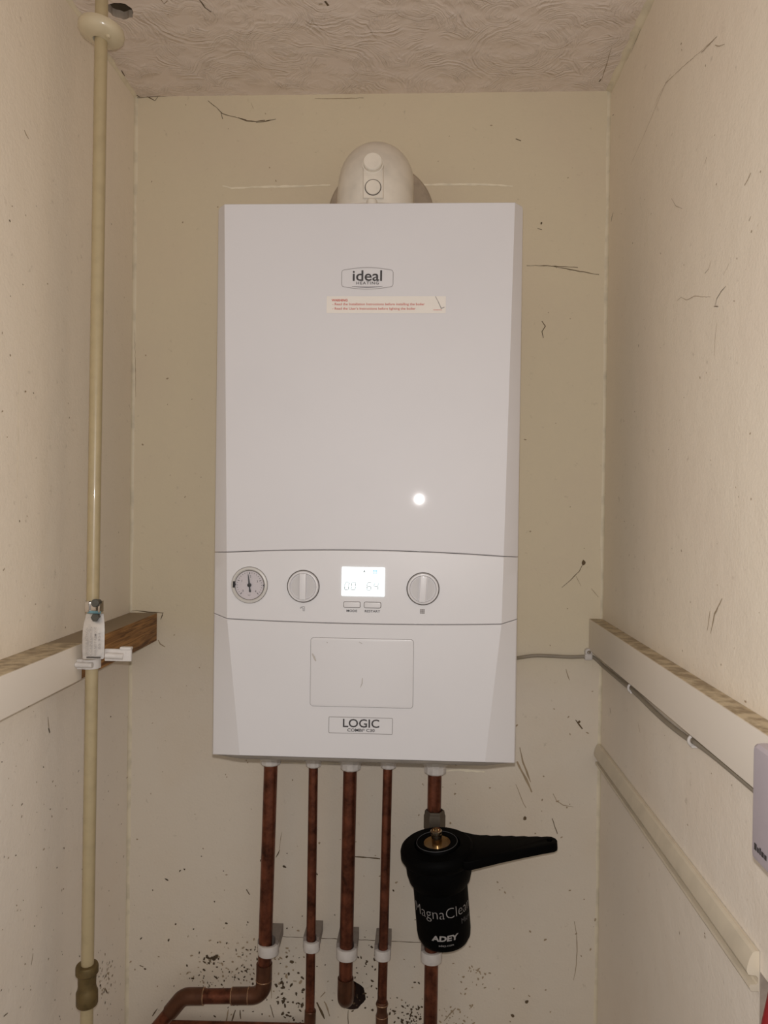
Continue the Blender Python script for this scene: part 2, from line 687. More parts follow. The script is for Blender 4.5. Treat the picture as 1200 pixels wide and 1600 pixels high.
def cut(o, cutters):
    for i, c in enumerate(cutters):
        md = o.modifiers.new('cut', 'BOOLEAN')
        md.operation = 'DIFFERENCE'
        md.object = c
        md.solver = 'EXACT'
    bpy.context.view_layer.update()
    me = bpy.data.meshes.new_from_object(o.evaluated_get(bpy.context.evaluated_depsgraph_get()))
    o.modifiers.clear()
    old = o.data
    o.data = me
    bpy.data.meshes.remove(old)
    for c in cutters:
        bpy.data.objects.remove(c)


def ragged_cutter(center, axis, r, depth, mats, seed, squash=1.0):
    rnd = random.Random(seed)
    mb = MB()
    k = 22
    rad = [r * (1 + rnd.uniform(-0.09, 0.09)) for _ in range(k)]
    rows = []
    for d, sc in (((-depth, 1.0), (0.02, 1.0)) if axis == 'y' else ((0.02, 1.0), (-0.011, 1.0), (-0.013, 2.6), (-depth, 2.6))):
        row = []
        for i in range(k):
            a = 2 * PI * i / k
            u, v = rad[i] * sc * math.cos(a), rad[i] * sc * math.sin(a) * squash
            if axis == 'y':
                row.append(Vector(center) + Vector((u, -d, v)))
            else:
                row.append(Vector(center) + Vector((u, v, -d)))
        rows.append(row)
    mb.grid(rows, 2, close_u=True, cap=True)
    if axis == 'z':
        for f in mb.bm.faces:
            if sum(v.co.z for v in f.verts) / len(f.verts) > center[2] + 0.0112:
                f.material_index = 1  # void above the ceiling hole: dark colour put in for shade
    return mb.build('cutter', mats, smooth=0)


WM = ['wall', 'mark', 'hole', 'ridge', 'faint', 'speck']
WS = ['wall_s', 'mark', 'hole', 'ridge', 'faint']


def ribbon(mb, pts, wid, mi, jit=0.0, seed=0, taper=True):
    """thin mark lying on a wall along pts (3-D points on the wall, already proud by a hair)"""
    rnd = random.Random(seed)
    P = [Vector(p) for p in pts]
    Q = []
    for i in range(len(P) - 1):
        L = (P[i + 1] - P[i]).length
        k = max(1, int(L / 0.006))
        for j in range(k):
            q = P[i].lerp(P[i + 1], j / k)
            Q.append(q + mb.u * rnd.uniform(-jit, jit) + mb.v * rnd.uniform(-jit, jit))
    Q.append(P[-1])
    a, b = [], []
    for i, q in enumerate(Q):
        t = (Q[min(i + 1, len(Q) - 1)] - Q[max(i - 1, 0)]).normalized()
        n = t.cross(mb.n).normalized()
        f = wid / 2 * rnd.uniform(0.6, 1.25)
        if taper:
            f *= 0.35 + 0.65 * math.sin(PI * min(max(i / max(len(Q) - 1, 1), 0.06), 0.94)) ** 0.6
        a.append(mb.bm.verts.new(q + n * f))
        b.append(mb.bm.verts.new(q - n * f))
    for i in range(len(Q) - 1):
        f = mb.bm.faces.new((a[i], a[i + 1], b[i + 1], b[i]))
        f.material_index = mi


def speck(mb, p, r, mi, rnd, stretch=1.0):
    k = rnd.choice((5, 6, 7))
    th = rnd.uniform(0, PI)
    pts = []
    for i in range(k):
        a = 2 * PI * i / k
        q = r * rnd.uniform(0.6, 1.25)
        x, y = q * math.cos(a) * stretch, q * math.sin(a)
        pts.append(p + mb.u * (x * math.cos(th) - y * math.sin(th)) + mb.v * (x * math.sin(th) + y * math.cos(th)))
    mb.face(pts, mi)


def reopen(o, u, v, n):
    mb = MB()
    mb.bm.from_mesh(o.data)
    mb.u, mb.v, mb.n = Vector(u), Vector(v), Vector(n)
    return mb


def store(mb, o):
    mb.bm.to_mesh(o.data)
    mb.bm.free()


# back wall with the ragged hole where one pipe goes through
mb = MB()
mb.box((XL - 0.12, 0, 0), (XR + 0.12, 0.12, 2.32))
wall_back = struct(mb.build('wall_back', WM, smooth=0))
cut(wall_back, [ragged_cutter((-0.0315, 0, 0.7075), 'y', 0.0235, 0.09, WM, 4)])

mb = MB()
mb.box((XL - 0.12, -0.75, 0), (XL, 0, 2.32))
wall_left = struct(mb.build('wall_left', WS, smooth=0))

# right wall: the part below the moulding stops short, with a raw end
mb = MB()
mb.box((XR, -0.95, 1.119), (XR + 0.12, 0, 2.32))
mb.box((XR, -0.578, 0), (XR + 0.12, 0, 1.119))
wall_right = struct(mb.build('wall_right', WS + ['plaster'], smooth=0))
for p in wall_right.data.polygons:
    if p.normal.y < -0.9 and p.center.z < 1.0:
        p.material_index = 5

mb = MB()
mb.box((XL - 0.12, -0.95, ZC), (XR + 0.12, 0.0, ZC + 0.12))
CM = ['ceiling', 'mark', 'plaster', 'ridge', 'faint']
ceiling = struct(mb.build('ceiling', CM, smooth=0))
cut(ceiling, [ragged_cutter((-0.3512, -0.217, ZC), 'z', 0.0175, 0.10, CM, 9)])

mb = MB()
mb.box((-1.2, -2.2, -0.05), (1.2, 0.12, 0))
struct(mb.build('floor', 'floor', smooth=0))

# caulked inside corners
mb = MB()
def cove(mb, A, B, d1, d2, r, mi=0):
    A, B, d1, d2 = Vector(A), Vector(B), Vector(d1), Vector(d2)
    n = 8
    rnd = random.Random(3)
    K = 60
    rows = []
    for k in range(K + 1):
        rr = r * rnd.uniform(0.75, 1.25)
        base = A.lerp(B, k / K)
        rows.append([base + d1 * rr * (1 - math.sin(PI / 2 * i / n)) + d2 * rr * (1 - math.cos(PI / 2 * i / n)) for i in range(n + 1)])
    mb.grid(rows, mi)
cove(mb, (XL, 0, 0), (XL, 0, ZC), (1, 0, 0), (0, -1, 0), 0.0045)
cove(mb, (XR, 0, 0), (XR, 0, ZC), (-1, 0, 0), (0, -1, 0), 0.0045)
struct(mb.build('trim_1', 'caulk', smooth=60))
mb = MB()
cove(mb, (XL, 0, ZC), (XL, -0.9, ZC), (1, 0, 0), (0, 0, -1), 0.005)
cove(mb, (XR, 0, ZC), (XR, -0.9, ZC), (-1, 0, 0), (0, 0, -1), 0.008)
struct(mb.build('trim_2', 'caulk', smooth=60))

# ---- marks on the back wall
mb = reopen(wall_back, (1, 0, 0), (0, 0, 1), (0, -1, 0))
def B(*pts):
    return [on_y(x, y, -0.0004) for x, y in pts]
px = 0.00106
for i, (pts, wd, mi) in enumerate([
    (((214, 153), (240, 151), (275, 149), (330, 146), (380, 145)), 1.8, 1),
    (((380, 145), (430, 143), (500, 142), (560, 142), (640, 141)), 2.2, 1),
    (((640, 141), (760, 140), (850, 140)), 1.2, 1),
    (((228, 150), (236, 154), (242, 157), (247, 151)), 1.8, 1),
    (((325, 157), (338, 168), (347, 177), (362, 182), (385, 187)), 1.3, 1),
    (((345, 176), (348, 186)), 1.5, 1),
    (((372, 184), (386, 189), (400, 190), (414, 188)), 2.2, 1),
    (((400, 191), (412, 190), (431, 186)), 2.0, 1),
    (((492, 154), (530, 154), (568, 153)), 1.5, 4),
    (((392, 160), (396, 170)), 1.0, 4),
    (((823, 415), (850, 415), (885, 417), (903, 418)), 1.5, 1),
    (((862, 416), (885, 420), (912, 425), (936, 429)), 1.6, 1),
    (((840, 357), (847, 359)), 2.2, 1),
    (((806, 217), (814, 220)), 2.4, 1),
    (((847, 502), (852, 510), (847, 518), (849, 528)), 2.0, 1),
    (((911, 880), (905, 892), (893, 905), (878, 918)), 1.2, 1),
    (((900, 900), (908, 916)), 1.0, 4),
    (((924, 920), (935, 933)), 1.0, 4),
    (((808, 1190), (814, 1203), (822, 1217), (831, 1238)), 4.6, 4),
    (((812, 1168), (817, 1190), (823, 1205), (829, 1222)), 3.6, 4),
    (((899, 1125), (905, 1133), (910, 1139)), 3.0, 1),
    (((863, 1279), (867, 1292), (871, 1303)), 2.2, 1),
    (((884, 1045), (890, 1063)), 1.6, 4),
    (((897, 1440), (901, 1460), (902, 1480), (900, 1510), (896, 1532)), 1.6, 4),
    (((553, 1339), (575, 1340), (594, 1342)), 2.6, 1),
    (((425, 1463), (500, 1466), (600, 1470), (718, 1476)), 1.4, 1),
    (((544, 1578), (544, 1604)), 1.4, 1),
    (((437, 1328), (431, 1340)), 2.0, 1),
    (((806, 1225), (812, 1240), (818, 1256), (822, 1262)), 1.8, 4),
    (((864, 1240), (870, 1252), (880, 1258), (896, 1261)), 1.6, 4),
    (((495, 1566), (502, 1580), (507, 1592)), 4.0, 1),
    (((507, 1564), (512, 1576), (515, 1588)), 3.0, 4),
    (((501, 1558), (508, 1550)), 3.0, 4),
    (((247, 1000), (250, 1006), (258, 1011)), 2.0, 4),
    (((205, 955), (213, 954), (230, 956), (255, 958)), 2.0, 1),
    (((255, 957), (251, 968)), 1.6, 1),
    (((385, 1390), (390, 1398)), 2.5, 1),
    (((218, 1508), (224, 1511)), 2.5, 1),
    (((694, 1595), (702, 1585), (712, 1575)), 2.6, 4),
    (((357, 1577), (353, 1600)), 3.0, 4),
    (((238, 1588), (246, 1576)), 2.5, 1),
    (((368, 1578), (362, 1596)), 3.0, 1),
    (((375, 1578), (376, 1592)), 2.6, 1),
    (((424, 1540), (424, 1560)), 2.0, 4),
    (((422, 1570), (428, 1590)), 2.4, 1),
    (((210, 480), (212, 620)), 1.0, 4),
    (((440, 1300), (436, 1330)), 1.0, 4),
]):
    ribbon(mb, B(*pts), wd * px * 0.8, mi, jit=0.0004, seed=i)
# raised filler lines beside the flue
for i, pts in enumerate([((348, 290), (362, 294), (400, 292), (460, 291), (516, 289)), ((650, 289), (700, 288), (760, 288), (801, 291)),
                         ((438, 1191), (470, 1193), (540, 1193)), ((668, 1206), (720, 1203), (757, 1206))]):
    ribbon(mb, B(*pts), 3.4 * px, 3, jit=0.0003, seed=90 + i)
rnd = random.Random(11)
def dust(n, box, rr, mi=1, dens=None, st=(1, 2.2)):
    for _ in range(n):
        for _k in range(20):
            x, y = rnd.uniform(box[0], box[2]), rnd.uniform(box[1], box[3])
            if dens is None or rnd.random() < dens(x, y):
                break
        p = on_y(x, y, -0.0004 - rnd.uniform(0, 0.0002))
        if XL + 0.004 < p.x < XR - 0.004 and p.z > 0.6:
            speck(mb, p, rnd.uniform(*rr) * px * 0.5, mi, rnd, rnd.uniform(*st))
def blob(cx, cy, sx, sy):
    return lambda x, y: math.exp(-((x - cx) / sx) ** 2 - ((y - cy) / sy) ** 2)
dust(70, (205, 160, 950, 950), (1.0, 2.6), 4)
dust(60, (205, 950, 935, 1250), (1.0, 2.8), 4)
dust(110, (200, 1230, 935, 1600), (1.0, 3.4), 4)
dust(60, (200, 1330, 700, 1600), (1.4, 3.4), 5)
dust(120, (290, 1450, 440, 1600), (1.0, 3.6), 5, blob(370, 1530, 60, 40))
dust(90, (290, 1450, 440, 1600), (1.0, 3.4), 4, blob(370, 1510, 60, 40))
dust(12, (312, 1492, 345, 1508), (3, 6), 5, blob(330, 1499, 12, 5))
dust(50, (430, 1520, 475, 1600), (1.4, 5), 5)
dust(30, (420, 1480, 475, 1540), (1.4, 4.5), 4)
dust(45, (545, 1460, 600, 1580), (1.4, 4), 5)
dust(55, (608, 1560, 668, 1602), (1.4, 4), 5, blob(640, 1590, 24, 18))
dust(30, (685, 1570, 745, 1602), (1.2, 3.4), 4)
dust(24, (715, 1510, 760, 1560), (1.2, 3.5), 4)
dust(20, (640, 1080, 720, 1230), (1.2, 3), 4)
for x, y, r in ((823, 1565, 6), (801, 1587, 5), (912, 879, 7), (846, 349, 3), (905, 1128, 4), (820, 1279, 5), (456, 1503, 6), (448, 1495, 4)):
    speck(mb, on_y(x, y, -0.0005), r * px / 2, 1, rnd, 1.3)
store(mb, wall_back)

# ---- marks on the right wall
mb = reopen(wall_right, (0, 1, 0), (0, 0, 1), (-1, 0, 0))
def RW(*pts):
    return [on_x(x, y, XR - 0.0004) for x, y in pts]
for i, (pts, wd, mi) in enumerate([
    (((985, 258), (1003, 218), (1020, 178), (1040, 130), (1068, 103), (1095, 80), (1120, 57)), 1.0, 4),
    (((1022, 166), (1030, 148), (1048, 116)), 0.8, 4),
    (((1096, 82), (1108, 70), (1120, 57)), 1.6, 4),
    (((1117, 71), (1124, 72), (1132, 69)), 1.4, 4),
    (((986, 82), (994, 62), (1001, 46)), 1.6, 1),
    (((1163, 290), (1168, 281), (1173, 270)), 2.4, 4),
    (((1101, 256), (1104, 245)), 1.6, 4),
    (((1117, 478), (1120, 466), (1127, 455), (1134, 447)), 1.4, 1),
    (((1115, 479), (1122, 479)), 1.6, 1),
    (((1101, 427), (1107, 420), (1111, 407)), 1.4, 4),
    (((1058, 470), (1064, 464), (1072, 469), (1085, 463), (1110, 464)), 0.9, 4),
    (((1120, 500), (1117, 530), (1116, 556)), 0.8, 4),
    (((1130, 430), (1140, 410)), 0.9, 4),
    (((1049, 310), (1056, 322), (1066, 326)), 0.9, 4),
    (((955, 346), (956, 339), (958, 332)), 4.0, 1),
    (((957, 181), (959, 179)), 3.0, 1),
    (((997, 1130), (1000, 1145)), 1.5, 4),
    (((953, 1106), (954, 1115)), 5.0, 4),
    (((1170, 345), (1173, 338)), 2.2, 4),
    (((1110, 990), (1116, 960), (1128, 935)), 3.0, 4),
    (((1105, 985), (1109, 955)), 2.0, 4),
    (((960, 560), (972, 660)), 1.0, 3),
    (((996, 300), (1008, 350), (1016, 420), (1018, 500)), 1.2, 3),
]):
    ribbon(mb, RW(*pts), wd * 0.00062, mi, jit=0.0003, seed=200 + i)
for _ in range(70):
    y = rnd.uniform(60, 1500)
    x = rnd.uniform(965, 1190)
    p = on_x(x, y, XR - 0.0005)
    if -0.57 < p.y < -0.01 and 0.7 < p.z < ZC - 0.02:
        speck(mb, p, rnd.uniform(0.0004, 0.0011), 4, rnd, rnd.uniform(1, 2.2))
store(mb, wall_right)

# ---- marks on the left wall
mb = reopen(wall_left, (0, 1, 0), (0, 0, 1), (1, 0, 0))
def LW(*pts):
    return [on_x(x, y, XL + 0.0004) for x, y in pts]
for i, (pts, wd, mi) in enumerate([
    (((38, 203), (41, 210), (45, 217)), 2.0, 4),
    (((75, 1120), (76, 1132), (77, 1142)), 2.0, 4),
    (((76, 1138), (78, 1145)), 4.5, 1),
    (((52, 1490), (49, 1508)), 2.0, 4),
    (((6, 1588), (12, 1583)), 2.5, 1),
    (((160, 1555), (164, 1544), (168, 1552)), 3.0, 1),
    (((30, 560), (28, 760)), 1.0, 3),
    (((206, 1210), (197, 1216)), 1.5, 4),
]):
    ribbon(mb, LW(*pts), wd * 0.0009, mi, jit=0.0003, seed=300 + i)
for _ in range(150):
    x, y = rnd.uniform(0, 205), rnd.uniform(300, 1600) if _ < 60 else rnd.uniform(1180, 1600)
    p = on_x(x, y, XL + 0.0005)
    if -0.6 < p.y < -0.005 and p.z > 0.5:
        speck(mb, p, rnd.uniform(0.0004, 0.0013), 1 if _ % 3 == 0 else 4, rnd, rnd.uniform(1, 2.2))
for _ in range(60):
    p = on_x(rnd.gauss(166, 9), rnd.gauss(1530, 26), XL + 0.0005)
    if -0.4 < p.y < -0.005:
        speck(mb, p, rnd.uniform(0.0006, 0.002), 1 if _ % 3 == 0 else 4, rnd, rnd.uniform(1, 2.5))
store(mb, wall_left)

# ---- marks on the ceiling
mb = reopen(ceiling, (1, 0, 0), (0, 1, 0), (0, 0, -1))
def CE(*pts):
    return [on_z(x, y, ZC - 0.0004) for x, y in pts]
for i, (pts, wd, mi) in enumerate([
    (((312, 0), (320, 12), (330, 19)), 2.0, 1),
    (((252, 0), (256, 6), (262, 1)), 2.0, 4),
    (((498, 7), (504, 6)), 4.0, 4),
    (((508, 2), (513, 9)), 5.0, 1),
    (((190, 110), (195, 119)), 2.5, 1),
    (((214, 149), (219, 152)), 3.0, 1),
    (((262, 22), (264, 23)), 3.0, 4),
    (((936, 128), (939, 124)), 3.0, 1),
    (((955, 75), (948, 100), (940, 125)), 1.4, 4),
]):
    ribbon(mb, CE(*pts), wd * 0.0009, mi, jit=0.0003, seed=400 + i)
store(mb, ceiling)

# ------------------------------------------------------------------ the boiler
boiler = thing('combi_boiler', 'large white wall-hung gas boiler with a lit screen, gauge and two knobs', 'boiler', (0, 0, 1.19))
ZT, ZB = 1.9045, 1.1955


def wz(z):
    """width of the angled strip down each side of the front"""
    if z > 1.372:
        return 0.0125 + (ZT - z) / (ZT - 1.372) * 0.0095
    return 0.022 + (1.372 - z) / (1.372 - ZB) * 0.0185


def dz(z):
    return 0.0155


HW = 0.1975


def zs_upper(x):
    return 1.4562 + 0.0066 * (1 - (x / HW) ** 2)


def zs_lower(x):
    a = abs(x)
    if a > 0.1745:
        return 1.3716 + (a - 0.1745) / (HW - 0.1745) * 0.0046
    return 1.3686 + 0.0030 * (a / 0.1745) ** 2


def z_top(x):
    a = abs(x)
    r = 0.006
    if a > HW - r:
        return ZT + 0.0024 - r + math.sqrt(max(r * r - (a - (HW - r)) ** 2, 0))
    return ZT + 0.0045 * max(0.0, (a - (HW - 0.0125)) / 0.0125) * 0.6


def z_bot(x):
    return ZB - 0.0050 * max(0.0, (abs(x) - (HW - 0.0405)) / 0.0405)


def panel(name, zlo, zhi, mats, label=None, rows_n=26, mat='white'):
    mb = MB()
    g = 0.0004
    NF = 14

    def prof(z):
        w_, d_ = wz(z), dz(z)
        side = [(-HW, -0.248), (-HW, -(BW - d_ - 0.003)), (-HW + 0.0006, -(BW - d_ - 0.001)), (-HW + 0.002, -(BW - d_ + 0.0008))]
        mid = [(-HW + w_ + (2 * HW - 2 * w_) * k / NF, -BW) for k in range(NF + 1)]
        return side + mid + [(-x, y) for x, y in reversed(side)]

    def row(t, inset=0.0, back=False):
        out = []
        zmid = None
        zr = [zlo(0) * (1 - t) + zhi(0) * t]
        for x, y in prof(zr[0]):
            z = (zlo(x) + g) * (1 - t) + (zhi(x) - g) * t
            pw = prof(z)
            out.append((x, y, z))
        # re-evaluate the outline at each column's own height
        fin = []
        for k, (x, y, z) in enumerate(out):
            X, Y = prof(z)[k]
            z2 = (zlo(X) + g) * (1 - t) + (zhi(X) - g) * t
            if back:
                Y = -0.248
            fin.append(Vector((X, Y + (inset if not back else 0), z2)))
        return fin
    rows = [row(0, back=True), row(0, inset=0.0008), row(0.0008 / (zhi(0) - zlo(0)))]
    rows += [row(k / rows_n) for k in range(1, rows_n)]
    rows += [row(1 - 0.0008 / (zhi(0) - zlo(0))), row(1, inset=0.0008), row(1, back=True)]
    mb.grid(rows)
    return mb.build(name, mat, boiler, smooth=14)


mb = MB()
mb.box((-0.1955, -0.2475, 1.1915), (0.1955, -0.0015, ZT - 0.004), bev=0.003)
casing = mb.build('casing', 'casing', boiler, label='grey-white steel casing behind the front')
mb = MB()
vs, fs = shape2d([(-0.1952, -0.2482), (-0.1952, -0.2690), (-0.1570, -0.2838), (0.1570, -0.2838), (0.1952, -0.2690), (0.1952, -0.2482)], [], 0.0020, 0.0006)
mb.raw(vs, fs, 0, lambda v: Vector((v.x, v.y, 1.1936 + v.z)))
mb.build('bottom_tray', 'tray', boiler, label='strip under the front, coloured dark for the shade there')
front = panel('front_panel', zs_upper, z_top, 'white')
control = panel('control_panel', zs_lower, zs_upper, 'white_p', rows_n=10, mat='white_p')
lower = panel('lower_panel', z_bot, zs_lower, 'white_p', rows_n=16, mat='white_p')


def FP(x, z, off=0.0004):
    """maps flat (u, v) artwork on to the boiler front about a centre"""
    return lambda v: Vector((x + v[0], -BW - off - v[2], z + v[1]))


def place_text(mb, body, x, z, width=None, height=None, mi=0, bold=0.0, off=0.0004, spacing=1.0):
    vs, fs = text_geo(body, width, height, bold, spacing)
    mb.raw(vs, fs, mi, FP(x, z, off))


# maker's badge near the top
mb = MB()
bw, bh = 0.0655, 0.0275
lp = []
for k in range(13):
    t = k / 12
    lp.append((bw / 2 - 0.003 - t * (bw - 0.006), bh / 2 - 0.003 + 0.003 * math.sin(PI * t)))
lp += [(-bw / 2 + 0.001, bh / 2 - 0.0038), (-bw / 2, bh / 2 - 0.006), (-bw / 2, -bh / 2 + 0.006), (-bw / 2 + 0.001, -bh / 2 + 0.0038)]
for k in range(13):
    t = k / 12
    lp.append((-bw / 2 + 0.003 + t * (bw - 0.006), -bh / 2 + 0.003 - 0.003 * math.sin(PI * t)))
lp += [(bw / 2 - 0.001, -bh / 2 + 0.0038), (bw / 2, -bh / 2 + 0.006), (bw / 2, bh / 2 - 0.006), (bw / 2 - 0.001, bh / 2 - 0.0038)]
fb = FP(-0.0002, 1.8086)
outline(mb, lp, 0.0006, fb, 1)
place_text(mb, 'ideal', -0.0002, 1.8120, width=0.0375, height=0.0136, bold=0.012, mi=0)
place_text(mb, 'HEATING', 0.0002, 1.8026, width=0.0285, height=0.0036, bold=0.01, mi=0, spacing=1.25)
arcp = [(-0.0195 + 0.039 * k / 16, -0.0102 - 0.0010 * math.sin(PI * k / 16)) for k in range(17)]
for k in range(16):
    a, b = arcp[k], arcp[k + 1]
    wdt = 0.0004 * math.sin(PI * (k + 0.5) / 16) + 0.00012
    mb.face([fb((a[0], a[1] + wdt, 0)), fb((b[0], b[1] + wdt, 0)), fb((b[0], b[1] - wdt, 0)), fb((a[0], a[1] - wdt, 0))], 0)
mb.build('badge', ['ink', 'ink_l'], front, smooth=0, label='grey outlined badge with dark lettering')

# warning sticker
mb = MB()
sx, sz, sw, sh = 0.0240, 1.7752, 0.1515, 0.0215
fsx = FP(sx, sz, 0.0003)
mb.raw([Vector((p[0], p[1], 0)) for p in rrect(sw, sh, 0.0006)], [tuple(range(24))], 0, fsx)
place_text(mb, 'WARNING', -0.0352, sz + 0.0055, width=0.0205, height=0.0030, bold=0.03, mi=1, off=0.0006)
place_text(mb, '- Read the Installation Instructions before installing the boiler', 0.0143, sz + 0.0002, width=0.1175, height=0.0040, bold=0.006, mi=1, off=0.0006)
place_text(mb, "- Read the User's Instructions before lighting the boiler", 0.0086, sz - 0.0054, width=0.106, height=0.0040, bold=0.006, mi=1, off=0.0006)
place_text(mb, 'xxxxxxxx', 0.0895, sz - 0.0066, width=0.0110, height=0.0012, mi=1, off=0.0006)
for a, b, wd in (((0.0625, 0.0105), (0.0660, 0.0040), 0.0003), ((0.0660, 0.0040), (0.0700, -0.0045), 0.0004), ((0.0695, -0.0050), (0.0740, -0.0032), 0.0005)):
    d = Vector((b[0] - a[0], b[1] - a[1], 0)).normalized()
    n = Vector((-d.y, d.x, 0)) * wd
    f2 = FP(sx, sz, 0.0006)
    mb.face([f2((a[0] + n.x, a[1] + n.y, 0)), f2((b[0] + n.x, b[1] + n.y, 0)), f2((b[0] - n.x, b[1] - n.y, 0)), f2((a[0] - n.x, a[1] - n.y, 0))], 2)
mb.build('warning_sticker', ['sticker', 'red', 'ink_l'], front, smooth=0, label='white sticker with red warning text')

# pressure gauge
RY = Matrix.Rotation(PI / 2, 4, 'X')      # local z -> -Y
def FM(x, z, off=0.0):
    return Matrix.Translation((x, -BW - off, z)) @ RY
gx, gz = -0.1468, 1.4158
mb = MB()
G = FM(gx, gz)
mb.lathe([(0.0232, -0.002), (0.0232, 0.0012), (0.0226, 0.0022), (0.0205, 0.0026), (0.0198, 0.0020), (0.0186, 0.0004)], G, 56, cap=False)
gauge = mb.build('pressure_gauge', 'bezel', boiler, label='round pressure gauge with a grey bezel')
mb = MB()
outline(mb, circ(0.0234, 56), 0.0005, FP(gx, gz, 0.0002), 0)
outline(mb, circ(0.0190, 56), 0.0011, FP(gx, gz, 0.0012), 0)
mb.build('bezel_ring', 'gap', gauge, smooth=0)
mb = MB()
mb.raw([Vector((p[0], p[1], 0)) for p in circ(0.0187, 48)], [tuple(range(48))], 0, FP(gx, gz, 0.0006))
for k in range(25):
    a = math.radians(225 - 270 * k / 24)
    L = 0.0026 if k % 6 == 0 else 0.0012
    wd = 0.00045 if k % 6 == 0 else 0.0003
    u = Vector((math.cos(a), math.sin(a), 0))
    n = Vector((-u.y, u.x, 0)) * wd
    f2 = FP(gx, gz, 0.0008)
    mb.face([f2(u * 0.0165 + n), f2(u * 0.0165 - n), f2(u * (0.0165 - L) - n), f2(u * (0.0165 - L) + n)], 1)
for d, a in (('0', 222), ('1', 152), ('2', 84), ('3', 26), ('4', -44)):
    q = math.radians(a)
    place_text(mb, d, gx + 0.0112 * math.cos(q), gz + 0.0112 * math.sin(q), height=0.0028, mi=1, off=0.0008)
place_text(mb, 'bar', gx, gz - 0.0128, height=0.0018, mi=2, off=0.0008)
mb.build('dial', ['dial', 'ink', 'ink_l'], gauge, smooth=0, label='white dial with numbers and ticks')
mb = MB()
ang = math.radians(97)
u = Vector((math.cos(ang), math.sin(ang), 0))
n = Vector((-u.y, u.x, 0))
pl = [u * 0.0140 + n * 0.0003, u * 0.0015 + n * 0.0011, u * -0.0045 + n * 0.0008, u * -0.0082 + n * 0.0015, u * -0.0096 - n * 0.0002,
      u * -0.0082 - n * 0.0013, u * -0.0045 - n * 0.0008, u * 0.0015 - n * 0.0011, u * 0.0140 - n * 0.0003]
vs, fs = shape2d([(p.x, p.y) for p in pl], [], 0.0003)
mb.raw(vs, fs, 0, lambda v: FP(gx, gz, 0.0013)(v))
mb.lathe([(0.0026, 0.0006), (0.0026, 0.0020), (0.0018, 0.0024)], G, 20)
mb.build('needle', 'rubber', gauge, label='black needle pointing up')
mb = MB()
for a0, rr0, rr1, hw_ in ((178, 0.0172, 0.0212, 0.0040), (0, 0.0178, 0.0192, 0.0022)):
    q = math.radians(a0)
    u = Vector((math.cos(q), math.sin(q), 0))
    n = Vector((-u.y, u.x, 0))
    pl = [u * rr0, u * (rr0 + 0.0008) + n * hw_ * 0.4, u * (rr0 + 0.0012) + n * hw_, u * rr1 + n * hw_, u * rr1 - n * hw_, u * (rr0 + 0.0012) - n * hw_, u * (rr0 + 0.0008) - n * hw_ * 0.4]
    vs, fs = shape2d([(p.x, p.y) for p in pl], [], 0.0004)
    mb = MB()
    mb.raw(vs, fs, 0, FP(gx, gz, 0.0024))
    mb.build('limit_marker', 'rubber', gauge, label='dark marker tab on the bezel edge')
mb = MB()
mb.lathe([(0.0186, 0.0024), (0.0186, 0.0028)], G, 48)
mb.build('gauge_glass', 'glass', gauge)


def control_knob(x, z, tilt):
    mb = MB()
    K = FM(x, z) @ Matrix.Rotation(tilt, 4, 'Z')
    mb.lathe([(0.0196, -0.001), (0.0196, 0.0030), (0.0190, 0.0044), (0.0174, 0.0046), (0.0160, 0.0022)], K, 56, cap=False)
    mb.lathe([(0.0160, 0.0022), (0.0001, 0.0022)], K, 56, cap=False)
    k = mb.build('control_knob', 'white_p', boiler)
    mb = MB()
    outline(mb, circ(0.0204, 60), 0.0012, FP(x, z, 0.0003), 0)
    mb.build('knob_gap', 'gap', k, smooth=0, label='dark ring around the knob')
    mb = MB()
    mb.box((-0.0042, -0.0168, 0.0010), (0.0042, 0.0168, 0.0074), bev=0.0012, mat=K)
    mb.build('grip', 'white_p', k)
    mb = MB()
    for s in (-1, 1):
        arc = [(0.0153 * math.cos(q), 0.0153 * math.sin(q)) for q in [math.radians(74 - 148 * i / 20) for i in range(21)]]
        loop = [(s * max(a, 0.0052), b) for a, b in arc]
        if s < 0:
            loop.reverse()
        vs, fs = shape2d(loop, [], 0.0004)
        mb.raw(vs, fs, 0, lambda v: K @ Vector((v.x, v.y, 0.0026 + v.z)))
    mb.build('finger_recess', 'recess', k, label='greyer sunken half-moons beside the grip')
    return k


control_knob(-0.0773, 1.4154, 0.0)
control_knob(0.0757, 1.4149, -0.06)

# lit display
mb = MB()
vs, fs = shape2d(rrect(0.0545, 0.0365, 0.0008), [], 0.0006, 0.0002)
mb.raw(vs, fs, 0, FP(-0.0006, 1.4226, 0.0003))
screen = mb.build('display_screen', 'screen', boiler, label='glowing white display screen')
SEG = {'0': 'abcdef', '6': 'acdefg', '4': 'bcfg', '8': 'abcdefg'}


def seven(mb, ch, cx, cz, h, wd, mi):
    wv = h * 0.52
    P = {'a': ((-wv / 2, h / 2), (wv / 2, h / 2)), 'g': ((-wv / 2, 0), (wv / 2, 0)), 'd': ((-wv / 2, -h / 2), (wv / 2, -h / 2)),
         'f': ((-wv / 2, h / 2), (-wv / 2, 0)), 'b': ((wv / 2, h / 2), (wv / 2, 0)),
         'e': ((-wv / 2, 0), (-wv / 2, -h / 2)), 'c': ((wv / 2, 0), (wv / 2, -h / 2))}
    f2 = FP(cx, cz, 0.0012)
    for s in SEG[ch]:
        a, b = Vector(P[s][0] + (0,)), Vector(P[s][1] + (0,))
        d = (b - a).normalized()
        n = Vector((-d.y, d.x, 0)) * wd / 2
        a, b = a + d * wd * 0.4, b - d * wd * 0.4
        sh = lambda v: f2((v.x + v.y * 0.10, v.y, 0))
        mb.face([sh(a + n), sh(b + n), sh(b - n), sh(a - n)], mi)


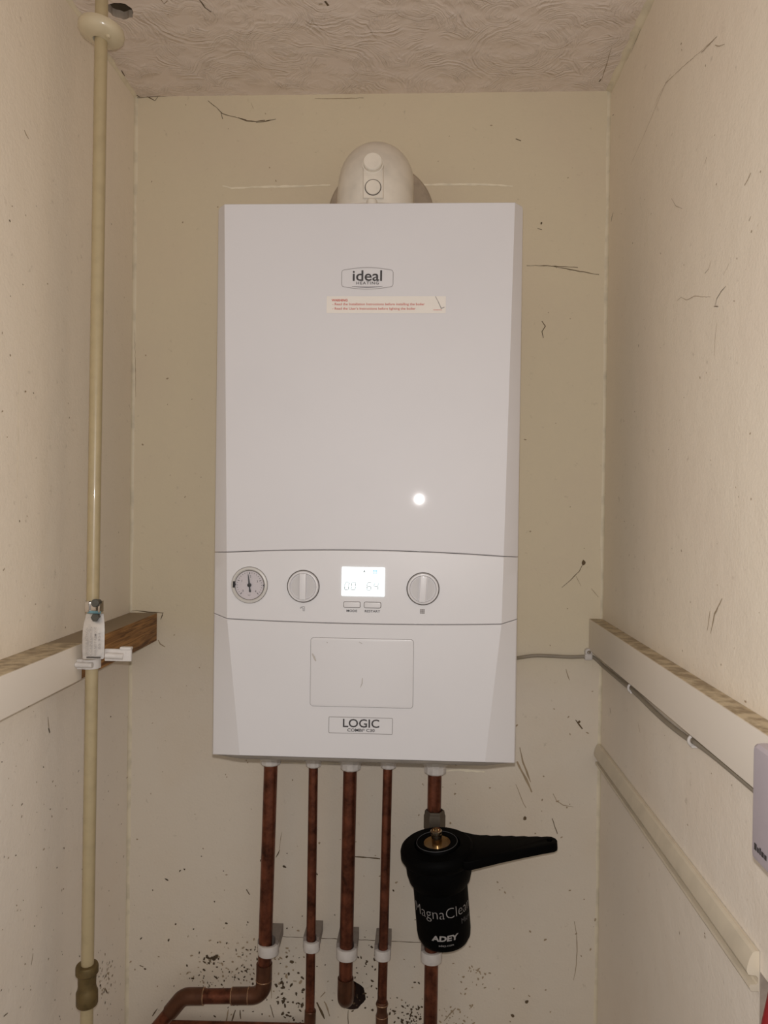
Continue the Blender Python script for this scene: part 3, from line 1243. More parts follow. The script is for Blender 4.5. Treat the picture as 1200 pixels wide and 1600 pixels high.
mb = MB()
seven(mb, '0', -0.0215, 1.4168, 0.0095, 0.0009, 0)
seven(mb, '0', -0.0128, 1.4168, 0.0095, 0.0009, 0)
seven(mb, '6', 0.0070, 1.4168, 0.0095, 0.0009, 0)
seven(mb, '4', 0.0160, 1.4168, 0.0095, 0.0009, 0)
for q in range(2):
    seven(mb, '0', 0.0168 + q * 0.0034, 1.4262, 0.0040, 0.0004, 0)
    seven(mb, '0', -0.0102 + q * 0.0034, 1.4262, 0.0036, 0.0002, 0)
f2 = FP(0.0, 1.4362, 0.0012)
mb.face([f2((-0.0008, -0.0014, 0)), f2((0.0022, -0.0014, 0)), f2((0.0009, 0.0018, 0))], 0)
for q in range(3):
    for r_ in range(3):
        x0, z0 = 0.0118 + q * 0.0019, -0.0028 + r_ * 0.0016
        mb.face([f2((x0, z0, 0)), f2((x0 + 0.0015, z0, 0)), f2((x0 + 0.0015, z0 + 0.0012, 0)), f2((x0, z0 + 0.0012, 0))], 1)
outline(mb, rrect(0.004, 0.003, 0.0006), 0.0003, FP(-0.0135, 1.4365, 0.0012), 0)
mb.build('screen_digits', ['seg', 'seg_b'], screen, smooth=0, label='faint grey digits and icons on the screen')

for bx, word, wd in ((-0.0146, 'MODE', 0.0136), (0.0117, 'RESTART', 0.0196)):
    mb = MB()
    vs, fs = shape2d(rrect(0.0200, 0.0060, 0.0012), [], 0.0009, 0.0004)
    mb.raw(vs, fs, 0, FP(bx, 1.3930, 0.0005))
    bt = mb.build('button', 'white_p', boiler)
    mb = MB()
    outline(mb, rrect(0.0210, 0.0070, 0.0016), 0.0010, FP(bx, 1.3930, 0.0003), 0)
    mb.build('button_gap', 'gap', bt, smooth=0, label='dark gap around the button')
    mb = MB()
    place_text(mb, word, bx, 1.3852, width=wd, height=0.0030, bold=0.012)
    mb.build('button_lettering', 'ink', control, smooth=0)

mb = MB()
f2 = FP(0.0753, 1.3862, 0.0004)
for q in range(3):
    for r_ in range(3):
        x0, z0 = -0.0029 + q * 0.0020, -0.0029 + r_ * 0.0020
        mb.face([f2((x0, z0, 0)), f2((x0 + 0.0017, z0, 0)), f2((x0 + 0.0017, z0 + 0.0017, 0)), f2((x0, z0 + 0.0017, 0))], 0)
mb.build('radiator_symbol', 'ink_l', control, smooth=0)
mb = MB()
f2 = FP(-0.0778, 1.3868, 0.0004)
for a, b in (((-0.0034, 0.0012), (-0.0008, 0.0026)), ((-0.0008, 0.0026), (0.0024, 0.0026)), ((0.0024, 0.0026), (0.0024, -0.0030)), ((0.0024, -0.0030), (0.0006, -0.0030)),
             ((0.0006, -0.0030), (0.0006, 0.0006)), ((0.0006, 0.0006), (-0.0010, 0.0012)), ((-0.0034, 0.0002), (-0.0010, 0.0012))):
    d = Vector((b[0] - a[0], b[1] - a[1], 0)).normalized()
    n = Vector((-d.y, d.x, 0)) * 0.0002
    mb.face([f2((a[0] + n.x, a[1] + n.y, 0)), f2((b[0] + n.x, b[1] + n.y, 0)), f2((b[0] - n.x, b[1] - n.y, 0)), f2((a[0] - n.x, a[1] - n.y, 0))], 0)
mb.build('tap_symbol', 'ink', control, smooth=0)

# access flap and name plate on the lower panel
mb = MB()
vs, fs = shape2d(rrect(0.1300, 0.0862, 0.0032), [], 0.0010, 0.0006)
mb.raw(vs, fs, 0, FP(-0.0010, 1.3062, 0.0002))
flap = mb.build('access_flap', 'white_p', lower)
mb = MB()
fo, fi = rrect(0.1318, 0.0880, 0.0040), rrect(0.1300, 0.0862, 0.0032)
f2 = FP(-0.0010, 1.3062, 0.0003)
for k in range(len(fo)):
    j = (k + 1) % len(fo)
    mb.face([f2((fo[k][0], fo[k][1], 0)), f2((fo[j][0], fo[j][1], 0)), f2((fi[j][0], fi[j][1], 0)), f2((fi[k][0], fi[k][1], 0))], 0)
mb.build('flap_gap', 'gap', lower, smooth=0, label='dark gap around the flap')
mb = MB()
for pts, wd in ((((-0.0635, 0.0235), (-0.0615, 0.0190), (-0.0590, 0.0140)), 0.0028), (((0.0008, -0.0060), (0.0006, -0.0130), (-0.0014, -0.0185)), 0.0012),
                (((-0.0450, 0.0390), (-0.0440, 0.0375)), 0.0016), (((-0.0040, 0.0400), (0.0000, 0.0375)), 0.0014)):
    mb = MB()
    mb.u, mb.v, mb.n = Vector((1, 0, 0)), Vector((0, 0, 1)), Vector((0, -1, 0))
    ribbon(mb, [FP(-0.0010, 1.3062, 0.0016)((a, b, 0)) for a, b in pts], wd, 0, jit=0.0003, seed=int(wd * 1e5))
    mb.build('smear', 'smear', lower, smooth=0, label='faint grey smear on the flap')
mb = MB()
outline(mb, rrect(0.0815, 0.0205, 0.0012), 0.0006, FP(-0.0016, 1.2388), 1)
place_text(mb, 'LOGIC', -0.0010, 1.2416, width=0.0465, height=0.0108, bold=0.012, mi=0)
place_text(mb, 'COMBI\u00b2 C30', -0.0010, 1.2328, width=0.0350, height=0.0040, bold=0.012, mi=0)
mb.build('name_plate', ['ink', 'ink_l'], lower, smooth=0, label='outlined plate with dark lettering')

# ------------------------------------------------------------------ flue elbow
flue = thing('flue_elbow', 'white domed flue elbow rising behind the boiler top into the wall', 'flue', (0, -0.14, 1.9))
FX, FY, FZ, FR = -0.0008, -0.140, 2.0135, 0.0555
mb = MB()
rows = []
path = [(FY, ZT - 0.0035 + 0.001 * 0, 0.0), (FY, 1.955, 0.0)]
cz_, cy_ = FZ - 0.062, FY + 0.062
secs = [((FX, FY, ZT - 0.0035), Vector((0, 0, 1)), 1.0), ((FX, FY, cz_ - 0.004), Vector((0, 0, 1)), 1.0)]
for k in range(15):
    a = PI / 2 * k / 14
    secs.append(((FX, cy_ - 0.062 * math.cos(a), cz_ + 0.062 * math.sin(a)), Vector((0, math.sin(a), math.cos(a))), 1.0))
secs.append(((FX, -0.022, FZ - 0.006), Vector((0, 1, 0)), 1.0))
for p, t, sc in secs:
    n = Vector((1, 0, 0))
    b2 = t.cross(n)
    rows.append([Vector(p) + (n * math.cos(2 * PI * k / 48) + b2 * math.sin(2 * PI * k / 48)) * FR * sc for k in range(48)])
mb.grid(rows, 0, close_u=True, cap=True)
mb.build('elbow_body', 'flue', flue)
mb = MB()
mb.lathe([(FR + 0.0003, -0.0030), (FR + 0.0022, -0.0020), (FR + 0.0022, 0.0015), (FR + 0.0003, 0.0030)], Matrix.Translation((FX, FY, 1.950)) @ Matrix.Rotation(math.radians(12), 4, 'X'), 56, cap=False)
mb.lathe([(FR + 0.004, ZT - 0.0036), (FR + 0.004, ZT + 0.004), (FR + 0.001, ZT + 0.008)], Matrix.Translation((FX, FY, 0)), 56)
mb.build('rim', 'flue', flue)
# the two caps sit on the curved front of the bend
def bend_point(px_, py_):
    """nearest point of the elbow's skin along the sight line, with its outward normal"""
    d_ = ray(px_, py_).normalized()
    t_ = ((FY - FR - 0.02) - CAM.y) / d_.y
    for _ in range(4000):
        p_ = CAM + d_ * t_
        v_ = Vector((0, p_.y - cy_, p_.z - cz_))
        if p_.z < cz_:
            ax_ = Vector((FX, FY, p_.z))
        elif p_.y > cy_:
            ax_ = Vector((FX, p_.y, FZ))
        else:
            ax_ = Vector((FX, cy_, cz_)) + v_.normalized() * 0.062
        if (p_ - ax_).length <= FR:
            return p_, (p_ - ax_).normalized()
        t_ += 0.0001
    return p_, Vector((0, -1, 0))


def face_matrix(p_, n_):
    return Matrix.Translation(p_) @ n_.to_track_quat('Z', 'Y').to_matrix().to_4x4()


qa, na = bend_point(583, 259)
qb, nb = bend_point(583, 294)
na = (na + Vector((0, -1.6, 0.1))).normalized()
mb = MB()
fm = face_matrix(qa, na)
mb.lathe([(0.0150, -0.02), (0.0150, 0.0040), (0.0134, 0.0045), (0.0134, 0.0100), (0.0122, 0.0115), (0.006, 0.0118), (0.0002, 0.0118)], fm, 36)
mb.build('sampling_cap', 'flue', flue)
fm2 = face_matrix(qb, (nb + Vector((0, -0.6, 0))).normalized())
mb = MB()
mb.lathe([(0.0104, -0.008), (0.0104, 0.0034), (0.0096, 0.0042), (0.0002, 0.0044)], fm2, 36)
mb.build('sampling_cap', 'flue', flue)
mb = MB()
mb.lathe([(0.0115, -0.008), (0.0115, 0.0026), (0.0104, 0.0026)], fm2, 36, cap=False)
mb.build('cap_gap', 'gap', flue, label='dark ring around the lower cap')
mb = MB()
rows = []
for k in range(9):
    t_ = k / 8
    pq, nq = bend_point(583, 262 + 48 * t_)
    rows.append([pq + Vector((xx, 0, 0)) + nq * hh for xx, hh in ((-0.0150, -0.004), (-0.0135, 0.0016), (-0.0100, 0.0022), (0.0100, 0.0022), (0.0135, 0.0016), (0.0150, -0.004))])
mb.grid(rows)
mb.build('cap_boss', 'flue', flue)
mb = MB()
q3 = on_y(581, 320, FY - FR - 0.003)
mb.lathe([(0.0075, -0.012), (0.0075, 0.005), (0.006, 0.007), (0.0002, 0.007)], Matrix.Translation((q3.x, q3.y, q3.z)), 24)
mb.build('fixing_boss', 'flue', flue)
mb = MB()
ci = on_y(596, 330, -0.006)
mb.lathe([(0.0875, 0.0003), (0.0875, 0.0035), (0.085, 0.0055), (0.06, 0.0075), (0.040, 0.0085)], Matrix.Translation((0.0003, 0, 1.9945)) @ RY, 64, cap=False)
mb.build('wall_seal', 'flange', flue, label='round grey wall seal against the plaster')

# ------------------------------------------------------------------ copper pipes below the boiler
PG = 'copper pipes under the boiler'
PY = -0.045


def pt(x, y, Y=PY):
    return on_y(x, y, Y)


def pipe_thing(label, path, r, rad=0.02, top_nut=True, nut_y=None, nut_h=0.020, nut_r=None):
    t = thing('copper_pipe', label, 'pipe', path[0], PG)
    mb = MB()
    mb.tube(arc_path(path, rad) if len(path) > 2 else path, r, 24)
    mb.build('tube', 'copper', t)
    if top_nut:
        q = pt(nut_y[0], nut_y[1] + 6)
        mb = MB()
        nr = nut_r or r + 0.0065
        seg = 24
        rows = []
        for rr, z in ((nr - 0.002, -0.0005), (nr, 0.0015), (nr, nut_h * 0.62), (nr + 0.0022, nut_h * 0.68), (nr + 0.0022, nut_h + 0.01), (r, nut_h + 0.012)):
            rows.append([Vector((q.x + (rr + (0.0004 if k % 2 else -0.0004)) * math.cos(2 * PI * k / seg), q.y + (rr + (0.0004 if k % 2 else -0.0004)) * math.sin(2 * PI * k / seg), q.z + z)) for k in range(seg)])
        mb.grid(rows, 0, close_u=True, cap=True)
        mb.build('connector_nut', 'clip', t, label='ribbed off-white plastic nut')
    return t


def top_of(p):
    return Vector((p.x, p.y, 1.1908))


def sleeve(parent, name, a, b, r, mat='fitting', rings=True):
    a, b = Vector(a), Vector(b)
    mb = MB()
    d = (b - a).normalized()
    L = (b - a).length
    mb.tube([a, a + d * 0.001, a + d * L * 0.5, b - d * 0.001, b], [r - 0.0008, r, r, r, r - 0.0008], 24)
    return mb.build(name, mat, parent)


# 1: far left, elbows to the left near the floor end
p1a, p1b = pt(425, 1190), pt(413, 1500)
j1 = Vector((p1b.x - 0.0005, PY, 0.7292))
j2 = Vector((-0.3015, PY, 0.7225))
e1 = Vector((-0.4006, PY, 0.5977))
t1 = pipe_thing('thick copper pipe furthest left under the boiler, elbowed sideways near the bottom',
                [top_of(p1a), j1, j2, e1], 0.011, 0.019, True, (423, 1187), 0.014, 0.0165)
mb = MB()
ap = arc_path([j1 + Vector((0.0006, 0, 0.052)), j1, j1 + Vector((-0.050, 0, -0.0025))], 0.021, 10)
mb.tube(ap, 0.0128, 24)
mb.build('elbow', 'fitting', t1, label='darker soldered elbow')
mb = MB()
dd = (e1 - j2).normalized()
ap = arc_path([j2 + Vector((0.034, 0, 0.0018)), j2, j2 + dd * 0.034], 0.022, 10)
mb.tube(ap, 0.0128, 24)
mb.build('elbow', 'fitting', t1, label='darker soldered elbow')
for cpt, dv in ((j1 + Vector((0.0002, 0, 0.026)), Vector((0, 0, 1))), (j1 + Vector((-0.024, 0, -0.001)), Vector((-1, 0, -0.05))),
                (j1 + Vector((-0.051, 0, -0.0026)), Vector((-1, 0, -0.05))), (j2 + Vector((0.034, 0, 0.0018)), Vector((1, 0, 0.05)))):
    dv.normalize()
    sleeve(t1, 'solder_ring', cpt - dv * 0.0012, cpt + dv * 0.0012, 0.0132, 'solder')

# 2: thin
p2a, p2b = pt(490, 1190), pt(484, 1600)
t2 = pipe_thing('thin copper pipe second from the left, straight down to a plain coupling', [top_of(p2a), p2b.lerp(p2a, -0.6)], 0.0075, 0.02, True, (490, 1191), 0.014, 0.0122)
q = pt(485, 1578)
sleeve(t2, 'coupling', q, q + Vector((-0.0012, 0, -0.05)), 0.0092)

# 3: thick, turns back into the hole in the wall
p3a, p3b = pt(548, 1190), pt(541, 1500)
j3 = Vector((p3b.x - 0.001, PY, 0.7215))
t3 = pipe_thing('thick copper pipe in the middle that turns back into a ragged wall hole', [top_of(p3a), j3, Vector((j3.x + 0.003, 0.06, 0.716))], 0.011, 0.018, True, (548, 1195), 0.016, 0.0165)
mb = MB()
mb.tube(arc_path([j3 + Vector((0.0004, 0, 0.042)), j3, j3 + Vector((0.001, 0.044, -0.001))], 0.019, 10), 0.0128, 24)
mb.build('elbow', 'fitting', t3, label='darker soldered elbow')

# 4: thin
p4a, p4b = pt(607, 1190), pt(596.5, 1600)
t4 = pipe_thing('thin copper pipe fourth from the left, ending in a ringed coupling', [top_of(p4a), p4b.lerp(p4a, -0.6)], 0.0075, 0.02, True, (607, 1193), 0.014, 0.0122)
q = pt(597, 1564)
mb = MB()
mb.lathe([(0.0085, 0.0), (0.0096, -0.003), (0.0096, -0.006), (0.0084, -0.010), (0.0084, -0.018), (0.0098, -0.023), (0.0098, -0.05), (0.0085, -0.052)], Matrix.Translation(q), 24)
mb.build('coupling', 'fitting', t4)
for dzv in (-0.0045, -0.0235):
    mb = MB()
    mb.lathe([(0.0097, dzv - 0.0008), (0.0101, dzv), (0.0097, dzv + 0.0008)], Matrix.Translation(q), 24)
    mb.build('solder_ring', 'solder', t4)

# 5: thick, behind the black filter
p5a, p5b = pt(680, 1190), pt(672.5, 1600)
t5 = pipe_thing('thick copper pipe furthest right, passing behind the black filter', [top_of(p5a), p5b.lerp(p5a, -0.6)], 0.011, 0.02, True, (680, 1201), 0.019, 0.0175)

# horizontal pipe along the wall, low down
mb = MB()
a = pt(262, 1599.5, -0.02)
mb.tube([(-0.335, -0.0165, 0.6545), (-0.09, -0.0165, 0.6600)], 0.0075, 20)
t6 = mb.build('copper_pipe', 'copper')
tag(t6, 'low horizontal copper pipe running along the wall below the left elbow', 'pipe', PG)

# ------------------------------------------------------------------ saddle clips on the pipes
CG = 'white saddle clips holding the copper pipes'


def saddle_clip(x, y, r, label):
    q = pt(x, y)
    t = thing('pipe_clip', label, 'clip', (q.x, -0.001, q.z), CG)
    big = r > 0.009
    ro = r + 0.0048
    hb = 0.0085 if big else 0.0078
    # cradle behind the pipe, standing off the wall
    mb = MB()
    outer = []
    for k in range(13):
        a_ = PI + PI * k / 12          # around the wall side
        outer.append((ro * 0.98 * math.cos(a_), -ro * math.sin(a_)))
    loop = [(-ro * 0.98, 0.004), (-ro * 1.0, -0.004)]
    pl = [(q.x - ro, PY + 0.004), (q.x - ro * 0.96, -0.0005), (q.x + ro * 0.96, -0.0005), (q.x + ro, PY + 0.004), (q.x + ro, PY - 0.004), (q.x + r + 0.0012, PY - 0.002)]
    for k in range(11):
        a_ = PI * k / 10
        pl.append((q.x + (r + 0.0006) * math.cos(a_), PY + (r + 0.0006) * math.sin(a_)))
    pl += [(q.x - r - 0.0012, PY - 0.002), (q.x - ro, PY - 0.004)]
    vs, fs = shape2d([(p_[0], p_[1]) for p_ in pl], [], hb + 0.001, 0.0008)
    mb.raw(vs, fs, 0, lambda v: Vector((v.x, v.y, q.z + 0.006 + v.z)))
    mb.build('clip_base', 'clip_g', t, label='greyer base fixed to the wall')
    # the front band
    mb = MB()
    pl = []
    for k in range(17):
        a_ = -0.12 + (PI + 0.24) * k / 16
        pl.append((q.x + ro * math.cos(a_) * 1.03, PY - ro * math.sin(a_)))
    for k in range(17):
        a_ = PI + 0.12 - (PI + 0.24) * k / 16
        pl.append((q.x + (r + 0.0004) * math.cos(a_), PY - (r + 0.0004) * math.sin(a_)))
    vs, fs = shape2d(pl, [], hb, 0.0008)
    mb.raw(vs, fs, 0, lambda v: Vector((v.x, v.y, q.z + v.z)))
    mb.build('clip_band', 'clip', t)
    return t


saddle_clip(419.5, 1481, 0.011, 'white plastic clip on the pipe furthest left, above its elbow')
saddle_clip(487, 1476, 0.0075, 'small white plastic clip on the thin pipe second from the left')
saddle_clip(542, 1487, 0.011, 'white plastic clip on the middle pipe, above the wall hole')
saddle_clip(598, 1489, 0.0075, 'small white plastic clip on the thin pipe fourth from the left')
saddle_clip(674, 1492, 0.011, 'white plastic clip on the pipe below the black filter')

# ------------------------------------------------------------------ magnetic filter and its spanner
FO = Vector((0.1024, -0.122, 1.0215))
FMX = Matrix.Translation(FO) @ Matrix.Rotation(math.radians(-5.2), 4, 'Y') @ Matrix.Rotation(math.radians(4.5), 4, 'X')
filt = thing('magnetic_filter', 'black canister heating filter hung on the right-hand copper pipe', 'filter', FO)
mb = MB()
mb.lathe([(0.0400, -0.060), (0.0405, -0.063), (0.0405, -0.134), (0.0395, -0.143), (0.0360, -0.1495), (0.030, -0.1525), (0.0002, -0.1535)], FMX, 56)
mb.build('canister', 'black', filt)
mb = MB()
mb.lathe([(0.0200, -0.006), (0.0200, -0.001), (0.0215, 0.0), (0.0295, 0.0), (0.0310, -0.002), (0.0320, -0.006), (0.0320, -0.026), (0.0480, -0.026), (0.0490, -0.029),
          (0.0485, -0.044), (0.0455, -0.056), (0.0405, -0.063)], FMX, 56, cap=False)
mb.build('lid', 'black', filt)
mb = MB()
mb.lathe([(0.0298, 0.0001), (0.0302, 0.0006), (0.0306, 0.0001)], FMX, 56, cap=False)
mb.build('lid_ring', 'letter_d', filt, label='pale thin ring around the lid')
mb = MB()
mb.lathe([(0.0198, -0.001), (0.0196, -0.0055), (0.0002, -0.0055)], FMX, 48, cap=False)
mb.lathe([(0.0078, -0.0055), (0.0078, 0.0115), (0.0070, 0.0120), (0.0070, 0.0130), (0.0086, 0.0135), (0.0086, 0.0165), (0.0072, 0.018), (0.0055, 0.0180), (0.0050, 0.0150), (0.0002, 0.0150)], FMX, 28, mi=1, cap=False)
mb.build('bleed_valve', ['bronze', 'stem'], filt, smooth=30, label='bronze bleed valve in the lid recess')
mb = MB()
VB = Matrix.Translation((pt(677, 1340).x, PY, 1.0115))
mb.box((-0.016, 0.02, -0.056), (0.016, 0.058, -0.030), bev=0.004, mat=FMX)
mb.lathe([(0.0136, -0.008), (0.0170, -0.008), (0.0170, -0.066), (0.0136, -0.066), (0.0136, -0.008)], VB, 24, cap=False)
mb.build('valve_block', 'black', filt)
qn = pt(679, 1282)
mb = MB()
Nn = Matrix.Translation((qn.x, PY, qn.z))
mb.lathe([(0.0140, -0.026), (0.0145, -0.025), (0.0145, -0.016), (0.0150, -0.014), (0.0172, -0.012), (0.0172, 0.008), (0.0160, 0.011), (0.0160, 0.013), (0.0152, 0.0165), (0.0140, 0.0170), (0.0140, -0.026)], Nn, 6, cap=False)
mb.build('compression_nut', 'nickel', filt, smooth=20, label='dull grey hexagonal compression nut')


def on_can(r, ang0, zc):
    def f(v):
        a_ = ang0 + v[0] / r
        return FMX @ Vector(((r + 0.0003) * math.sin(a_), -(r + 0.0003) * math.cos(a_), zc + v[1]))
    return f


def can_text(mb, body, ang0, zc, width, height, mi, bold=0.0, slant=0.0):
    vs, fs = text_geo(body, width, height, bold)
    # subdivide long faces by using the dense font outline as is; bend every vertex round the canister
    mb.raw([Vector((v.x + v.y * slant, v.y, 0)) for v in vs], fs, mi, on_can(0.0405, ang0, zc))


mb = MB()
can_text(mb, 'MagnaClean', math.radians(2), -0.0905, 0.101, 0.0205, 1, bold=-0.018)
can_text(mb, 'Micro2', math.radians(63), -0.1065, 0.030, 0.0080, 2, bold=-0.01)
can_text(mb, 'ADEY', math.radians(2), -0.1255, 0.040, 0.0086, 0, bold=0.04, slant=0.15)
can_text(mb, 'adey.com', math.radians(3), -0.1365, 0.022, 0.0040, 1, bold=0.0)
mb.build('lettering', ['letter', 'letter', 'letter_d'], filt, smooth=0, label='silver lettering on the black canister')

tool = None
mb = MB()
mb.lathe([(0.0335, -0.0045), (0.0345, -0.0030), (0.0500, -0.0040), (0.0540, -0.0075), (0.0555, -0.012), (0.0555, -0.0195), (0.0530, -0.0240), (0.0500, -0.0252), (0.0335, -0.0252)], FMX, 56, cap=False)
mb.lathe([(0.0335, -0.0252), (0.0335, -0.0045)], FMX, 56, cap=False)
HT = [(0.0365, 0.0415), (0.044, 0.037), (0.056, 0.0300), (0.066, 0.0262)]
xs = 0.066
for k in range(5):
    x0 = 0.066 + k * 0.0185
    HT += [(x0 + 0.005, 0.0245 - k * 0.0030 + 0.0012), (x0 + 0.010, 0.0245 - k * 0.0030 + 0.0010), (x0 + 0.0155, 0.0245 - k * 0.0030 - 0.0016)]
HT += [(0.164, 0.0115), (0.170, 0.0100), (0.1745, 0.0055), (0.176, 0.000), (0.1745, -0.0055), (0.170, -0.0092)]
HT += [(0.150, -0.0135), (0.120, -0.0215), (0.090, -0.0300), (0.060, -0.0400), (0.044, -0.0450), (0.0365, -0.043)]
vs, fs = shape2d(HT, [circ(0.0050, 20, (0.166, 0.0005))], 0.0066, 0.0012)
mb.raw(vs, fs, 0, lambda v: FMX @ Vector((v.x if v.x > 0.0336 or abs(v.y) > 0.03 else v.x, v.y, -0.0150 + v.z)))
tool = mb.build('filter_spanner', 'black')
tag(tool, 'black plastic ring spanner on the filter lid, handle out to the right', 'spanner')

# ------------------------------------------------------------------ battens and moulding
bl = thing('wooden_batten', 'square timber batten on the left wall, bare wood at its far end', 'batten', (XL, -0.3, 1.31), 'timber battens on the side walls')
BX = XL + 0.0470
mb = MB()
mb.box((XL + 0.0004, -0.748, 1.289), (BX, -0.2835, 1.3362), bev=0.0015)
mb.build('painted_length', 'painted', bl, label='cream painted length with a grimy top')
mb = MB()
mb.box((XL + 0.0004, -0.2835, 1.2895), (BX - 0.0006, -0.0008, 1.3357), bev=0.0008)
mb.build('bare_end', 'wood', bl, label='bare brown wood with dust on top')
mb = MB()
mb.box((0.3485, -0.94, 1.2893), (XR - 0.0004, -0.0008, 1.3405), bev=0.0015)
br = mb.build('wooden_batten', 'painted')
tag(br, 'cream painted flat timber batten along the right wall, grimy on top', 'batten', 'timber battens on the side walls')

mb = MB()
prof = [(0.0, 1.1362), (0.0035, 1.1366), (0.0060, 1.1350), (0.0085, 1.1300), (0.0105, 1.1230), (0.0110, 1.1190), (0.0095, 1.1155), (0.0030, 1.1150), (0.0012, 1.1135), (0.0012, 1.1085), (0.0025, 1.1075), (0.0078, 1.1070), (0.0086, 1.1045), (0.0070, 1.1015), (0.0, 1.1012)]
rows = []
for Y in [-0.0008 - 0.5765 * k / 40 for k in range(41)]:
    rows.append([Vector((XR - 0.0003 - a_, Y, z_)) for a_, z_ in prof])
mb.grid(rows, 0)
mb.face([r_ for r_ in rows[-1]], 0)
tag(mb.build('painted_moulding', 'mould', smooth=30), 'cream painted ridged moulding sloping low along the right wall', 'moulding')

# ------------------------------------------------------------------ cream pipe on the left
gp = thing('painted_pipe', 'cream painted pipe rising the full height by the left wall', 'pipe', (-0.352, -0.29, 0.3))
GY = -0.29
ga, gb = on_y(158, 60, GY), on_y(136.5, 1520, GY)
dirv = (ga - gb) / (ga.z - gb.z)
gtop = ga + dirv * (2.199 - ga.z)
gbot = gb + dirv * (0.0 - gb.z)
mb = MB()
mb.tube([gbot, gb, ga, gtop], 0.0080, 24)
mb.build('tube', 'pipe_paint', gp)
gc = on_y(136, 1537, GY)
mb = MB()
mb.lathe([(0.0085, -0.0275), (0.0128, -0.0270), (0.0136, -0.0250), (0.0136, -0.0100), (0.0122, -0.0070), (0.0112, -0.002), (0.0114, 0.008), (0.0120, 0.0125), (0.0142, 0.0145),
          (0.0142, 0.0225), (0.0132, 0.0250), (0.0085, 0.0255)], Matrix.Translation(gc) @ Matrix.Rotation(-0.01, 4, 'Y'), 28)
mb.build('coupling', 'brass', gp, label='dirty olive brass coupling near the bottom')
rc = on_y(158, 51, GY)
mb = MB()
RT = Matrix.Translation(rc) @ Matrix.Rotation(math.radians(9), 4, 'Y') @ Matrix.Rotation(math.radians(-3), 4, 'X')
mb.lathe([(0.0085, 0.0080), (0.0240, 0.0090), (0.0275, 0.0070), (0.0290, 0.0030), (0.0284, -0.0015), (0.0250, -0.0062), (0.0180, -0.0092), (0.0115, -0.0105), (0.0085, -0.0105)], RT, 48, cap=False)
collar = mb.build('pipe_collar', 'collar')
tag(collar, 'cream gloss round collar on the left pipe, just under the ceiling', 'collar')
mb = MB()
mb.lathe([(0.0030, -0.0115), (0.0030, -0.0065)], RT @ Matrix.Translation((0.0150, -0.0095, 0)), 16)
mb.lathe([(0.0016, -0.0119), (0.0016, -0.0113)], RT @ Matrix.Translation((0.0150, -0.0095, 0)), 12)
mb.build('screw_boss', 'collar', collar)

# ---- hinged clip on the batten, standing open
hc = thing('pipe_clip', 'old off-white hinged clip on the left batten, latch hanging open', 'clip', (BX, GY, 1.30), 'hinged clip on the cream pipe')
cc = on_y(142, 1036, GY)
mb = MB()
mb.box((BX, cc.y - 0.010, cc.z - 0.0065), (cc.x - 0.0060, cc.y + 0.010, cc.z + 0.0065), bev=0.0012)
mb.build('clip_base', 'clip', hc)
mb = MB()
pl = []
for k in range(13):
    a_ = PI * 0.97 + (PI * 1.06) * k / 12
    pl.append((0.0118 * math.cos(a_), 0.0118 * math.sin(a_)))
for k in range(13):
    a_ = PI * 2.03 - (PI * 1.06) * k / 12
    pl.append((0.0085 * math.cos(a_), 0.0085 * math.sin(a_)))
vs, fs = shape2d(pl, [], 0.0062, 0.0008)
mb.raw(vs, fs, 0, lambda v: Vector((cc.x + v.x, cc.y + v.y, cc.z + v.z)))
mb.tube([(cc.x - 0.0140, cc.y - 0.0122, cc.z), (cc.x + 0.008, cc.y - 0.0132, cc.z)], 0.0036, 14)
mb.build('clip_band', 'clip', hc)
l0, l1 = on_y(164, 1022, GY - 0.010), on_y(206, 1023, GY - 0.002)
mb = MB()
dl = (l1 - l0).normalized()
LMX = Matrix.Translation((l0 + l1) / 2) @ Matrix(((dl.x, 0, 0, 0), (dl.y, 1, 0, 0), (dl.z, 0, 1, 0), (0, 0, 0, 1)))
hl = (l1 - l0).length / 2
mb.box((-hl, -0.0020, -0.0085), (hl, 0.0020, 0.0070), bev=0.0014, mat=LMX)
mb.box((hl * 0.15, -0.0035, 0.0062), (hl, 0.0045, 0.0100), bev=0.0014, mat=LMX)
mb.tube([LMX @ Vector((-hl * 0.9, -0.0032, -0.0010)), LMX @ Vector((hl * 0.42, -0.0032, -0.0018))], 0.0040, 14)
mb.build('latch', 'clip', hc, label='latch sticking out to the right')

# ---- earth bonding clamp with its tag
ec0 = on_y(145.3, 947, GY)
ec = thing('earth_clamp', 'shiny metal earth clamp with a stamped tag on the cream pipe', 'clamp', ec0)
mb = MB()
mb.lathe([(0.0083, -0.0075), (0.0092, -0.0075), (0.0092, 0.0075), (0.0083, 0.0075)], Matrix.Translation(ec0), 28, cap=False)
for s in (-1, 1):
    mb.box((on_y(147.5 + s * 8.5, 947, GY - 0.012).x - 0.0011, ec0.y - 0.0150, ec0.z - 0.006), (on_y(147.5 + s * 8.5, 947, GY - 0.012).x + 0.0011, ec0.y - 0.0030, ec0.z + 0.008), bev=0.0005)
mb.box((ec0.x - 0.0055, ec0.y - 0.0118, ec0.z - 0.0065), (ec0.x + 0.0090, ec0.y - 0.0088, ec0.z + 0.0065), bev=0.0006)
mb.build('strap', 'chrome', ec)
s1 = on_y(150, 942, GY - 0.018)
